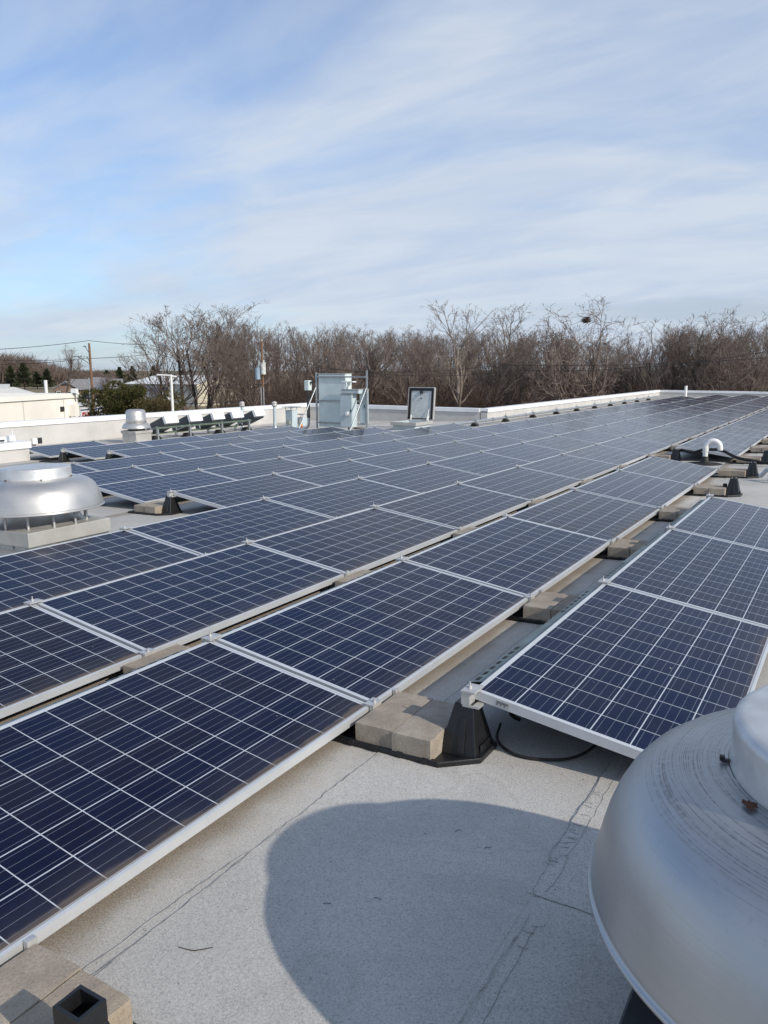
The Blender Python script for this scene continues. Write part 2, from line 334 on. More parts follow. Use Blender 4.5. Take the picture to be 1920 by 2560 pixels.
def mat_spun(name, dirty):
    m = bpy.data.materials.new(name); m.use_nodes = True; nt = m.node_tree; p = nt.nodes['Principled BSDF']
    tc = N(nt, 'ShaderNodeTexCoord'); v = tc.outputs['Object']; sep = N(nt, 'ShaderNodeSeparateXYZ'); lk(nt, v, sep.inputs[0])
    r = mth(nt, 'SQRT', mth(nt, 'ADD', mth(nt, 'MULTIPLY', sep.outputs[0], sep.outputs[0]), mth(nt, 'MULTIPLY', sep.outputs[1], sep.outputs[1])))
    ang = mth(nt, 'ARCTAN2', sep.outputs[1], sep.outputs[0])
    # spinning marks: rings of radius and height, slowly changing around the axis
    cv = N(nt, 'ShaderNodeCombineXYZ')
    lk(nt, mth(nt, 'MULTIPLY', mth(nt, 'SUBTRACT', r, mth(nt, 'MULTIPLY', sep.outputs[2], .8)), 330.0), cv.inputs[0])
    lk(nt, mth(nt, 'MULTIPLY', mth(nt, 'COSINE', ang), 1.1), cv.inputs[1]); lk(nt, mth(nt, 'MULTIPLY', mth(nt, 'SINE', ang), 1.1), cv.inputs[2])
    rings = N(nt, 'ShaderNodeTexNoise', i_Scale=1.0, i_Detail=3.0, i_Roughness=.6); lk(nt, cv.outputs[0], rings.inputs['Vector'])
    cl = N(nt, 'ShaderNodeTexNoise', i_Scale=4.0, i_Detail=5.0); lk(nt, v, cl.inputs['Vector'])
    fine = N(nt, 'ShaderNodeTexNoise', i_Scale=80.0, i_Detail=3.0); lk(nt, v, fine.inputs['Vector'])
    c = mixc(nt, ramp(nt, cl.outputs[0], .3, .7), *(((.40, .41, .415), (.51, .515, .515)) if dirty else ((.50, .49, .47), (.60, .585, .56))))
    c = mixc(nt, ramp(nt, rings.outputs[0], .3, .7, .30, 0), c, (.40, .41, .43))
    c = mixc(nt, ramp(nt, fine.outputs[0], .62, .75, 0, .25), c, (.35, .34, .33))
    if dirty:
        near = mth(nt, 'MULTIPLY', ramp(nt, r, .33, .39, .8, 1), ramp(nt, r, .44, .58, 1, 0))
        k = mth(nt, 'MULTIPLY', near, ramp(nt, rings.outputs[0], .50, .62, .04, 1.0))
        k = mth(nt, 'MULTIPLY', k, ramp(nt, fine.outputs[0], .30, .62, .25, 1.0)); k = mth(nt, 'ADD', k, mth(nt, 'MULTIPLY', mth(nt, 'MULTIPLY', near, ramp(nt, cl.outputs[0], .40, .65)), .22), clamp=True)
        c = mixc(nt, mth(nt, 'MULTIPLY', k, .62), c, (.09, .08, .072))
    lk(nt, c, p.inputs['Base Color']); p.inputs['Metallic'].default_value = .8 if dirty else .7
    lk(nt, ramp(nt, cl.outputs[0], .3, .7, .34, .46), p.inputs['Roughness'])
    bp = N(nt, 'ShaderNodeBump'); bp.inputs['Strength'].default_value = .06; bp.inputs['Distance'].default_value = .004
    lk(nt, rings.outputs[0], bp.inputs['Height']); lk(nt, bp.outputs[0], p.inputs['Normal'])
    return m
M_SPUN = mat_spun('spun_aluminium', False); M_SPUND = mat_spun('weathered_spun_aluminium', True)
M_FANCAP = pm('weathered_cap_aluminium', (.62, .63, .63), .48, .55, .08, 9, .05, 60)
M_SHADECAP = pm('shade_toned_curb_metal', (.045, .052, .062), .5, .2, .12, 6)  # grey curb metal with the shade under the front fan put into its colour
M_FLASH = pm('grey_curb_metal', (.50, .49, .46), .5, .35, .06, 5)

# ------------------------------------------------------------------ ground and the building with its roof
GZ = -5.5
def mat_ground():
    m = pm('dry_winter_grass', (.20, .155, .085), .95, 0, .2, .05, col2=(.11, .10, .05)); return m
g = MB(); g.add([(-3000, -3000, GZ), (3000, -3000, GZ), (3000, 3000, GZ), (-3000, 3000, GZ)], [(0, 1, 2, 3)])
tag(g.build('ground', mat_ground()), None, None, None, 'structure')
M_ROAD = pm('pale_concrete_paving', (.36, .35, .34), .9, 0, .12, .15)
rd = MB(); q = [col_at(120, 135, GZ+.02), col_at(330, 135, GZ+.02), col_at(330, 186, GZ+.02), col_at(120, 186, GZ+.02)]
rd.add(q, [(0, 1, 2, 3)]); tag(rd.build('road', M_ROAD), None, None, None, 'structure')

XA, YB, XC, YD = -18.35, 23.3, -10.25, 51.2
def topz(x): return .455 - .0304 * (x + 10.25)      # parapet tops are level while the roof falls
bld = thing('flat_roofed_building', 'large flat grey roof with low white capped parapets carrying the solar panels', 'building', RT.copy())
def sheets():
    rn = random.Random(17); b = MB()
    def sheet(edge, xr, u0, u1, end=False):
        prev = None; off = 0; n = int((u1-u0)/.03)
        for i in range(n+1):
            u = u0 + (u1-u0)*i/n; off = off*.9 + rn.uniform(-.0022, .0022); x = edge + off
            cur = [(x, u, -.002), (x+.002, u, .0045), (x+.05, u, .0042), (xr+.02, u, .0006)]
            if prev: b.add(prev+cur, [(0, 4, 5, 1), (1, 5, 6, 2), (2, 6, 7, 3)])
            elif end: b.add([(x, u-.002, -.002), (xr, u-.002, -.002)] + [cur[1], cur[3]], [(0, 1, 3, 2)])
            prev = cur
    sheet(-.352, .535, -6, 14); sheet(.535, 1.42, -.765, 14, True); sheet(.585, 1.47, -6, -.77)
    return b
OUT = [(XA, -14), (16, -14), (16, YD), (XC, YD), (XC, YB), (XA, YB)]
r = MB(); r.prism(OUT, -.25, 0.0); roof = r.build('roof', M_ROOF, bld); sheets().build('roofing_sheet', M_ROOF, roof)['kind'] = 'stuff'
w = MB(); w.prism([(x*1.0, y) for x, y in OUT], -5.2, -.252); w.build('wall', pm('outer_wall', (.45, .40, .34), .9, 0, .08, 1), bld)
def parapet(p0, p1, nrm):
    """inner face runs from p0 to p1, nrm points outwards"""
    (x0, y0), (x1, y1) = p0, p1; t = .26
    q = [(x0, y0), (x1, y1), (x1 + nrm[0]*t, y1 + nrm[1]*t), (x0 + nrm[0]*t, y0 + nrm[1]*t)]
    if (x1-x0)*(nrm[1]) - (y1-y0)*nrm[0] < 0: q = q[::-1]
    b = MB(); b.prism(q, .001, lambda x, y: topz(min(max(x, XA), 16)) - .10)
    L = math.hypot(x1-x0, y1-y0); n = int(L / 2.6)
    for i in range(1, n):                              # sheet laps of the wall membrane
        f = i / n + random.uniform(-.01, .01); cx, cy = x0+(x1-x0)*f, y0+(y1-y0)*f; dx, dy = (x1-x0)/L, (y1-y0)/L
        w2 = .05; e = .004
        a = [(cx-dx*w2-nrm[0]*e, cy-dy*w2-nrm[1]*e), (cx+dx*w2-nrm[0]*e, cy+dy*w2-nrm[1]*e), (cx+dx*w2+nrm[0]*.02, cy+dy*w2+nrm[1]*.02), (cx-dx*w2+nrm[0]*.02, cy-dy*w2+nrm[1]*.02)]
        if (a[1][0]-a[0][0])*(a[2][1]-a[1][1]) - (a[1][1]-a[0][1])*(a[2][0]-a[1][0]) < 0: a = a[::-1]
        b.prism(a, .003, topz(cx) - .12)
    o = b.build('parapet', M_WALLGREY, bld)
    c = MB(); e = .035
    ex = .0
    q2 = [(x0 - nrm[0]*e, y0 - nrm[1]*e), (x1 - nrm[0]*e, y1 - nrm[1]*e), (x1 + nrm[0]*(t+e), y1 + nrm[1]*(t+e)), (x0 + nrm[0]*(t+e), y0 + nrm[1]*(t+e))]
    if (q2[1][0]-q2[0][0])*(q2[2][1]-q2[1][1]) - (q2[1][1]-q2[0][1])*(q2[2][0]-q2[1][0]) < 0: q2 = q2[::-1]
    n4 = 4
    vs = [(x, y, topz(x) - .135) for x, y in q2] + [(x, y, topz(x)) for x, y in q2]
    c.add(vs, [(3, 2, 1, 0), (4, 5, 6, 7), (0, 1, 5, 4), (1, 2, 6, 5), (2, 3, 7, 6), (3, 0, 4, 7)])
    k = int(L / 3.0)
    for i in range(1, k):                              # joint covers of the coping
        f = i / k; cx, cy = x0+(x1-x0)*f, y0+(y1-y0)*f; dx, dy = (x1-x0)/L, (y1-y0)/L
        ax, ay = -nrm[0]*(e+.003), -nrm[1]*(e+.003); bx2, by2 = nrm[0]*(t+e), nrm[1]*(t+e)
        a = [(cx-dx*.05+ax, cy-dy*.05+ay), (cx+dx*.05+ax, cy+dy*.05+ay), (cx+dx*.05+bx2, cy+dy*.05+by2), (cx-dx*.05+bx2, cy-dy*.05+by2)]
        if (a[1][0]-a[0][0])*(a[2][1]-a[1][1]) - (a[1][1]-a[0][1])*(a[2][0]-a[1][0]) < 0: a = a[::-1]
        c.prism(a, topz(cx)-.13, topz(cx)+.003)
    c.build('coping', M_WHITE, o); return o
parapet((XA, -14), (XA, YB - .0), (-1, 0)); parapet((XA - .3, YB), (XC - .30, YB), (0, 1)); parapet((XC, YB + .0), (XC, YD), (-1, 0)); parapet((XC - .3, YD), (16, YD), (0, 1))

# cracked laps between the roofing sheets
def lap(pts, wdt, seed, gap=.0, lift=.0062):
    rnd = random.Random(seed); b = MB(); P = []
    for (x0, y0), (x1, y1) in zip(pts, pts[1:]):
        L = math.hypot(x1-x0, y1-y0); n = max(2, int(L/.025))
        for i in range(n):
            f = i/n; P.append((x0+(x1-x0)*f, y0+(y1-y0)*f))
    P.append(pts[-1])
    off = 0.0; prev = None
    for i, (x, y) in enumerate(P):
        off = off*.86 + rnd.uniform(-.004, .004)
        dx, dy = (P[min(i+1, len(P)-1)][0]-P[max(i-1, 0)][0], P[min(i+1, len(P)-1)][1]-P[max(i-1, 0)][1]); L = math.hypot(dx, dy) or 1
        nx, ny = -dy/L, dx/L; wv = wdt * rnd.choice((.12, .3, .6, .8, 1.2)) * (.4 if rnd.random() < gap else 1)
        cur = [(x+nx*(off-wv), y+ny*(off-wv), lift*.55), (x+nx*(off+wv), y+ny*(off+wv), lift)]
        if prev: b.add(prev + cur, [(0, 2, 3, 1)])
        prev = cur
    return b
M_CRACK = pm('crack_grime', (.36, .355, .345), .95, 0, .35, 22, col2=(.13, .13, .126))
M_LAP = pm('lap_bleed', (.36, .355, .345), .95, 0, .25, 60, .5, 150)
SEAMS = [([(-.352, -3.2), (-.356, -1.6), (-.348, -1.4), (-.35, -1.0), (-.345, -.75), (-.356, -.6), (-.35, -.4), (-.338, -.2), (-.345, .6), (-.35, 9)], .0016),
         ([(.535, 6), (.53, .5), (.537, .1), (.542, -.08), (.525, -.23), (.535, -.35), (.531, -.53), (.549, -.62), (.547, -.743), (.56, -.765), (.60, -.772), (.69, -.769), (1.2, -.765)], .0021),
         ([(.58, -.85), (.586, -.95), (.583, -1.06), (.579, -1.16), (.574, -1.24), (.575, -1.31), (.58, -3)], .0022),
         ([(-.39, -3.2), (-.392, -1.6), (-.385, -1.3), (-.372, -1.1), (-.36, -1.0)], .001),
         ([(.60, .2), (.593, -.1), (.585, -.4), (.588, -.66), (.583, -.74)], .0012), ([(.62, -.9), (.625, -1.3), (.62, -3)], .0012)]
for i, (pts, wd) in enumerate(SEAMS):
    lap(pts, wd, 40+i, .35).build('seam', M_CRACK, roof)
b = MB(); rnd = random.Random(3)
for k in range(24):                                     # short cross cracks in the bleed-out strip
    y = rnd.choice((rnd.uniform(-1.7, -.88), rnd.uniform(-.4, .1), rnd.uniform(-.75, -.3))) ; x0 = .578 if y < -.8 else .53
    xx = x0 + rnd.uniform(-.004, .03); yy = y; prev = None
    for s in range(4):
        wv = .0012; cur = [(xx, yy-wv, .0062), (xx, yy+wv, .0062)]
        if prev: b.add(prev+cur, [(0, 2, 3, 1)])
        prev = cur; xx += .011; yy += rnd.uniform(-.007, .007)
b.build('seam_crack', M_CRACK, roof)['kind'] = 'stuff'

# ------------------------------------------------------------------ the solar array
PITCH, STEP, TILT = 1.4786, 1.98, rad(9.24)
ZH = .115 + PW * math.sin(TILT)
def make_panel():
    t = thing('solar_panel', 'x', 'solar panel', roofM(0, 0, ZH), 'solar panels in rows on the flat roof')
    f = MB(); lip = .0125; hgt = .040
    f.box(0, lip, 0, PL, -hgt, 0); f.box(PW-lip, PW, 0, PL, -hgt, 0)
    f.box(lip, PW-lip, 0, lip, -hgt, 0); f.box(lip, PW-lip, PL-lip, PL, -hgt, 0)
    f.box(lip, lip+.018, lip, PL-lip, -hgt, -hgt+.002); f.box(PW-lip-.018, PW-lip, lip, PL-lip, -hgt, -hgt+.002)
    f.build('panel_frame', M_ALU, t)
    c = MB(); c.box(lip+.0005, PW-lip-.0005, lip+.0005, PL-lip-.0005, -.0065, -.0018); c.build('cell_sheet', M_CELLS, t)
    d = MB(); Rb = Matrix.Rotation(-TILT, 4, 'Y')            # bent galvanised sheet closing the high side
    a = [(-.004, -.012), (-.072, -.026), (-.080, -.160), (-.094, -.163), (-.094, -.1645), (-.0815, -.1618), (-.0735, -.0275), (-.004, -.0135)]
    y0, y1 = .13, PL-.13
    vs = [Rb @ Vector((x, y0, z)) for x, z in a] + [Rb @ Vector((x, y1, z)) for x, z in a]; n = len(a)
    d.add(vs, [tuple(range(n)), tuple(range(2*n-1, n-1, -1))] + [(i, n+i, n+(i+1) % n, (i+1) % n) for i in range(n)])
    for q in range(7):
        for yy in (y0+.02+q*.075, y1-.08-q*.075):
            d.add([Rb @ Vector((x, y, z)) for x, z in ((-.045, -.0200), (-.066, -.0243)) for y in (yy, yy+.045)], [(0, 1, 3, 2)], 1)
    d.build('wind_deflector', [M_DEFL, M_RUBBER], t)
    return t
def panM(r, j):
    jit = random.Random(r*100+j)
    return (RT @ Matrix.Translation((-r*PITCH, j*STEP + .012 - .0037*r, ZH + jit.uniform(-.002, .002))) @ Matrix.Rotation(TILT + jit.uniform(-.0035, .0035), 4, 'Y')
            @ Matrix.Rotation(jit.uniform(-.0018, .0018), 4, 'X'))
ROWS = {0: range(0, 3), 1: list(range(-1, 5)) + list(range(6, 23)), 2: range(-1, 23), 3: range(0, 23), 4: range(2, 23), 5: range(2, 22),
        6: range(2, 9), 7: range(2, 8), 8: range(4, 8), 9: range(4, 8), 10: range(4, 5)}
ROWN = ['short row beside the big roof fan', 'second row from the right', 'third row from the right', 'fourth row from the right', 'fifth row from the right',
        'sixth row from the right', 'seventh row from the right', 'eighth row from the right', 'ninth row from the right', 'tenth row from the right', 'short row by the left parapet']
p0 = make_panel(); first = True
for r, js in ROWS.items():
    js = list(js)
    for k, j in enumerate(js):
        lab = f"solar panel, {ORD[k]} from the near end, {ROWN[r]}"
        if r == 0: lab = ['nearest panel of the short right row, with a sticker on its frame', 'middle panel of the short right row', 'far panel of the short right row before the empty supports'][k]
        if r == 1 and j == 6: lab = 'solar panel right behind the white gooseneck pipe, at the end of the second row'
        if r == 10: lab = 'single solar panel nearest the left parapet, beside the white capped curb'
        if first: p0.matrix_world = panM(r, j); p0['label'] = lab; first = False; pan00 = p0
        else: dup(pan00, panM(r, j), lab)
st = MB(); st.box(.105, .165, -.0012, -.0002, -.034, -.006)
for i in range(9): st.box(.110+i*.0056, .1125+i*.0056, -.0020, -.0011, -.020 if i % 3 else -.030, -.010, 1)
st.build('sticker', [pm('sticker_grey', (.45, .45, .44), .6), pm('sticker_print', (.05, .05, .05), .6)], pan00)

# black plastic mounting feet with ballast
def make_foot():
    t = thing('mounting_foot', 'x', 'panel support', roofM(0, 0), 'black mounting feet under the solar panels')
    b = MB(); o = [(-.585, -.205), (-.065, -.205), (.075, -.085), (.075, .085), (-.065, .205), (-.585, .205)]
    i = [(-.560, -.180), (-.078, -.180), (.052, -.073), (.052, .073), (-.078, .180), (-.560, .180)]
    n = 6
    vs = [(x, y, .002) for x, y in o] + [(x, y, .018) for x, y in o] + [(x*.99, y*.985, .026) for x, y in o] + [(x, y, .026) for x, y in i] + [(x, y, .014) for x, y in i]
    fs = [tuple(range(n))[::-1]] + [(a*n+k, a*n+(k+1) % n, (a+1)*n+(k+1) % n, (a+1)*n+k) for a in range(4) for k in range(n)] + [tuple(range(4*n, 5*n))]
    b.add(vs, fs)
    for k in range(4): b.box(-.50+k*.12, -.47+k*.12, -.212, -.196, .010, .03)
    bevel(b.build('base_tray', M_PLASTIC, t), .003)
    p = MB(); p.frus((-.115, .055, -.095, .095, .014), (-.066, .018, -.036, .036, .225))
    p.box(-.119, -.113, -.07, -.055, .014, .05); p.box(.053, .06, -.05, .05, .014, .06)
    for s in (-1, 1): p.add([(-.03, s*.09, .03), (.0, s*.09, .03), (-.005, s*.05, .17), (-.03, s*.05, .17), (-.03, s*.10, .03), (.0, s*.10, .03), (-.005, s*.056, .17), (-.03, s*.056, .17)],
                            [(0, 1, 2, 3), (7, 6, 5, 4), (0, 4, 5, 1), (1, 5, 6, 2), (2, 6, 7, 3), (3, 7, 4, 0)])
    bevel(p.build('pedestal', M_PLASTIC, t), .006)
    return t
foot0 = make_foot()
hc = MB(); hc.box(-.034, .004, -.042, .042, ZH-.050, ZH+.004); hc.box(-.034, .030, -.046, .046, ZH+.004, ZH+.0125); hc.box(-.03, .045, -.04, .04, ZH-.060, ZH-.050)
hc.tube([(-.012, 0, ZH-.05), (-.012, 0, ZH+.040)], .0036, 8); hc.tube([(-.012, 0, ZH+.0125), (-.012, 0, ZH+.022)], .010, 6)
ME_HC = hc.mesh('clamp', M_CLAMP)
XL = -PITCH + PW*math.cos(TILT); ZL = .115
lc = MB(); lc.box(XL+.002, XL+.022, -.036, .036, ZL-.045, ZL+.004); lc.box(XL-.026, XL+.026, -.040, .040, ZL+.003, ZL+.011)
lc.tube([(XL+.008, 0, ZL-.04), (XL+.008, 0, ZL+.028)], .0036, 8); lc.tube([(XL+.008, 0, ZL+.011), (XL+.008, 0, ZL+.019)], .009, 6)
cc_ = MB(); cc_.box(XL+.003, XL+.020, .17, .20, ZL-.05, ZL+.006); ME_CLIP = cc_.mesh('cable_clip', M_CLAMP)
ME_LC = lc.mesh('clamp', M_CLAMP)
ts = MB(); ts.box(-.056, .008, -.028, .028, .2252, .2275, 1)
for sx in (-.045, .0):
    for sy in (-.024, .024): ts.cbox((sx, sy, .230), .009, .009, .010)
ME_TS = ts.mesh('screw_plate', [M_CLAMP, M_RUBBER])
so_ = MB()
for a_ in ((-.066, .018, -.036, -.027), (-.066, .018, .027, .036), (-.066, -.057, -.027, .027), (.009, .018, -.027, .027)): so_.box(*a_, .2255, .275)
ME_SOCK = so_.mesh('socket_rim', M_PLASTIC)
bk = MB(); bk.box(-.0925, .0925, -.194, .194, 0, .094)
ME_BLK = bk.mesh('concrete_block', M_BLOCK)
def chip(me):
    bm = bmesh.new(); bm.from_mesh(me); bmesh.ops.subdivide_edges(bm, edges=bm.edges[:], cuts=7, use_grid_fill=True)
    rn = random.Random(5)
    for v in bm.verts:
        ed = sum((abs(abs(v.co.x)-.0925) < 1e-4, abs(abs(v.co.y)-.194) < 1e-4, v.co.z < 1e-4 or v.co.z > .0939))
        k = {1: .0004, 2: .0018, 3: .0035}.get(ed, 0)
        v.co.x -= math.copysign(rn.uniform(0, k), v.co.x); v.co.y -= math.copysign(rn.uniform(0, k), v.co.y)
        if v.co.z > .05: v.co.z -= rn.uniform(0, k)
    bm.to_mesh(me); bm.free()
chip(ME_BLK)
def has(r, j): return r in ROWS and (j in ROWS[r] or (j-1) in ROWS[r])
used = False; nb = 0
def blk(r, j, side, u0, x, label):
    global nb
    o = link('concrete_block', ME_BLK); rn = random.Random(r*77+j*5+side)
    o.matrix_world = RT @ Matrix.Translation((x, u0 + rn.uniform(-.006, .006), .0145)) @ Matrix.Rotation(rn.uniform(-.02, .02), 4, 'Z') @ Matrix.Rotation(math.pi*(rn.random() < .5), 4, 'Z')
    tag(o, label, 'concrete block', 'ballast blocks on the mounting feet'); nb += 1
GAPN = {0: 'widest gap at the right', 1: 'narrow slit left of it', 4: 'bare patch by the left fan'}
for g_ in range(-0, 11):
    js = [j for j in range(-1, 24) if has(g_, j) or has(g_+1, j) or (g_ == 0 and -1 <= j <= 9)]
    for j in js:
        x0 = -g_*PITCH; u0 = j*STEP - .0037*g_ + (.045 if j == -1 else 0)
        if g_ >= 2 and not has(g_, j): continue
        hi = has(g_, j); lab = f"black foot with white clamp, {ORD[j+1]} along the {ROWN[g_]}"
        if g_ == 0 and not hi:
            lab = {-1: 'bare black mounting foot with open pedestal at the bottom left corner', 4: 'bare black mounting foot with a small black cap on its blocks', 5: 'bare black mounting foot nearest the white gooseneck pipe'}.get(j, f"black bare foot at the right edge, {ORD[j-6]} behind the gooseneck pipe")
        elif g_ == 0 and j == 0: lab = 'black mounting foot in the foreground holding the corner of the nearest right panel'
        elif g_ == 4 and j == 2: lab = 'black mounting foot beside the left fan, at the near end of the fifth row'
        if not used: t = foot0; t.matrix_world = roofM(x0, u0); t['label'] = lab; used = True
        else: t = dup(foot0, roofM(x0, u0), lab, None, ('clamp', 'screw_plate', 'cable_clip', 'socket_rim'))
        if hi: link('clamp', ME_HC, t)
        elif j == -1: link('socket_rim', ME_SOCK, t)
        else: link('screw_plate', ME_TS, t)
        if has(g_+1, j) and g_ <= 3: (link('clamp', ME_LC, t), link('cable_clip', ME_CLIP, t) if g_ == 0 else None)
        if (g_ in (0, 1)) or (g_ == 4 and j == 2):
            gapn = GAPN[g_]
            for s, xx in ((0, -.383), (1, -.195)):
                wh = 'left' if s == 0 else 'right'
                lab2 = f"concrete block, {wh} of the {ORD[j+1]} pair along the {gapn}"
                if g_ == 0 and j == 0: lab2 = f"tan concrete block in the foreground, {wh} of the pair on the big black foot"
                if g_ == 0 and j == -1: lab2 = f"tan concrete block in the bottom left corner, {'left' if s == 0 else 'right'} of its pair"
                if g_ == 4: lab2 = f"small looking tan concrete block beside the left fan, {wh} of the pair"
                blk(g_, j, s, u0, x0 + xx, lab2)
k = MB(); k.lathe([(0, 0), (.026, 0), (.026, .035), (.02, .04), (0, .04)], 20)
c = k.build('plastic_cap', M_PLASTIC); c.matrix_world = roofM(-.13, 4*STEP+.02, .111); tag(c, 'small black plastic cap lying on a concrete block beside a bare mounting foot', 'cap')

# cables under the right row and stick on the roof
k = MB(); k.cable([(.02, .25, .03), (.06, .12, .018), (.16, .045, .012), (.28, .05, .012), (.40, .13, .014), (.46, .3, .03), (.5, .6, .08)], .006, 8)
c = k.build('cable', M_RUBBER); c.matrix_world = RT.copy(); tag(c, 'thin black cable lying on the roof under the nearest right panel', 'cable')
k = MB(); k.cable([(.035, .30, .14), (.04, .31, .10), (.05, .31, .055), (.07, .35, .02)], .010, 8)
c = k.build('connector', M_RUBBER); c.matrix_world = RT.copy(); tag(c, 'black plug connector hanging behind the front mounting foot', 'connector')
k = MB(); k.cable([(-.232, -1.473, .004), (-.20, -1.468, .005), (-.177, -1.459, .005), (-.144, -1.425, .004)], .0015, 6)
c = k.build('twig', pm('dead_twig', (.05, .04, .035), .9)); c.matrix_world = RT.copy(); tag(c, 'thin curved dark twig lying on the sunlit roof in front', 'twig')
for i, (x, y, a) in enumerate(((.02, -1.12, .5), (.14, -1.02, .1), (.20, -.58, 1.0), (.33, -.62, .7))):
    k = MB(); k.tube([(0, 0, .005), (.012, .002, .006), (.024, -.001, .005)], .0010, 5)
    c = k.build('twig', bpy.data.materials['dead_twig']); c.matrix_world = roofM(x, y, 0, a); tag(c, 'tiny dark twig lying inside the round fan shadow', 'twig', 'tiny twigs in the fan shadow')

rn = random.Random(9); k = MB()
for i in range(260):
    if rn.random() < .6: x, y = rn.uniform(-.62, .1), rn.uniform(-2.2, 9)
    else: x, y = rn.gauss(.3, .6), rn.uniform(-2.2, 1.5)
    q = rn.uniform(.001, .0028); a = rn.uniform(0, 6.3); e = Vector((math.cos(a)*q*rn.uniform(1, 2.2), math.sin(a)*q, 0)); f = Vector((-math.sin(a)*q*.6, math.cos(a)*q*.6, 0)); c0 = Vector((x, y, .005))
    k.add([c0-e, c0+f, c0+e, c0-f, c0+Vector((0, 0, .002))], [(0, 1, 4), (1, 2, 4), (2, 3, 4), (3, 0, 4)])
c = k.build('roof_grit', pm('grit_dark', (.13, .115, .10), .95, 0, .4, 30)); c.matrix_world = RT.copy(); tag(c, 'scattered dark grit and leaf crumbs on the roof surface', 'grit', None, 'stuff')

# ------------------------------------------------------------------ roof fans (down-blast exhaust ventilators)
def make_fan(label, M, s, h0, spun, scar):
    t = thing('exhaust_fan', label, 'roof fan', M)
    R = .66*s; hp = h0 - .165*s                       # plate top below the rim
    c = MB(); c.box(-.44*s, .44*s, -.44*s, .44*s, .001, hp-.20*s); c.build('curb', M_WALLGREY, t)
    p = MB(); p.box(-.505*s, .505*s, -.505*s, .505*s, hp-.15*s, hp); cp = p.build('curb_cap', M_SHADECAP if scar == 0 else M_FLASH, t); bevel(cp, .006)
    fl = MB(); fl.box(-.485*s, .485*s, -.485*s, .485*s, hp-.205*s, hp-.151*s)
    for sx, sy in ((.487, -.2), (.487, .2), (-.2, -.487), (.2, -.487)): fl.cbox((sx*s, sy*s, hp-.175*s), .02 if abs(sx) > .4 else .03, .03 if abs(sx) > .4 else .02, .025)
    fl.build('flashing', M_GALV, t)
    th = MB(); th.lathe([(.47*s, hp+.001), (.44*s, hp+.02*s), (.41*s, hp+.06*s), (.395*s, hp+.12*s), (.39*s, hp+.30*s)], 56); th.build('throat', M_SPUN, t)
    for i in range(12):
        a = 2*math.pi*(i+.35)/12; q = MB(); q.tube([(.475*s*math.cos(a), .475*s*math.sin(a), hp), (.475*s*math.cos(a), .475*s*math.sin(a), h0+.12*s)], .013*s, 10, caps=False)
        q.build('post', M_CLAMP, t)
    prof = [(.62, .324), (.655, .317), (.663, .313), (.668, .315), (.669, .320), (.666, .325), (.657, .327), (.659, .334), (.657, .345), (.650, .38), (.640, .42), (.628, .46), (.612, .50), (.590, .54), (.562, .574), (.525, .602), (.484, .622), (.44, .632), (.395, .638), (.36, .640)]
    d = MB(); d.lathe([(r*s, h0 + (z-.318)*s) for r, z in prof], 128); d.build('dome', spun, t)
    zc = h0 + (.640-.318)*s
    cp = [(.357, -.004), (.359, .004), (.355, .012), (.355, .094), (.351, .106), (.342, .114), (.326, .118), (.2, .120), (0, .121)]
    m = MB(); m.lathe([(r*s, zc + z*s) for r, z in cp], 96); m.build('motor_cover', M_FANCAP, t)
    for i in range(6):
        a = 2*math.pi*(i+.2)/6 + scar; q = MB(); Mx = Matrix.Rotation(a, 4, 'Z')
        q.cbox((.366*s, 0, zc+.005*s), .020*s, .010*s, .006*s, 0, Mx); q.cbox((.374*s, 0, zc+.010*s), .011*s, .011*s, .011*s, 0, Mx); q.build('bolt', M_RUST if (i % 3 == 0 and scar) else M_BOLT, t)
    return t
fan1 = make_fan('silver dome roof fan at the left edge with a bright sun glint', roofM(-5.46, 1.81), .9, .44, M_SPUN, .35)
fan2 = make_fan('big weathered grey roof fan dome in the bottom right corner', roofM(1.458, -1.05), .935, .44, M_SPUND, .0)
rs = MB(); rn = random.Random(11)
zc = .44 + (.640-.318)*.935 + .1215*.935
for (cx, cy, rr) in ((-.24, .13, .030), (-.20, .04, .022), (-.12, .20, .02)):
    n = 14; vs = [(cx + rr*rn.uniform(.5, 1.2)*math.cos(2*math.pi*i/n), cy + .7*rr*rn.uniform(.5, 1.2)*math.sin(2*math.pi*i/n), zc) for i in range(n)]
    rs.add(vs, [tuple(range(n))])
rs.build('rust_patch', M_RUST, fan2)
rs = MB(); a0 = rad(222); rr = .352; h1 = .44+.640*.935-.318*.935
n = 18; vs = []
for i in range(n):
    q = 2*math.pi*i/n; ra = (.362 + .022 + .014*math.cos(q)*rn.uniform(.6, 1.2))*.935; an = a0 + .055*math.sin(q)*rn.uniform(.5, 1.2)
    vs.append((ra*math.cos(an), ra*math.sin(an), h1 + .006 - max(0, ra-.36)*.1))
rs.add(vs, [tuple(range(n))]); rs.build('rust_patch', M_RUST, fan2)

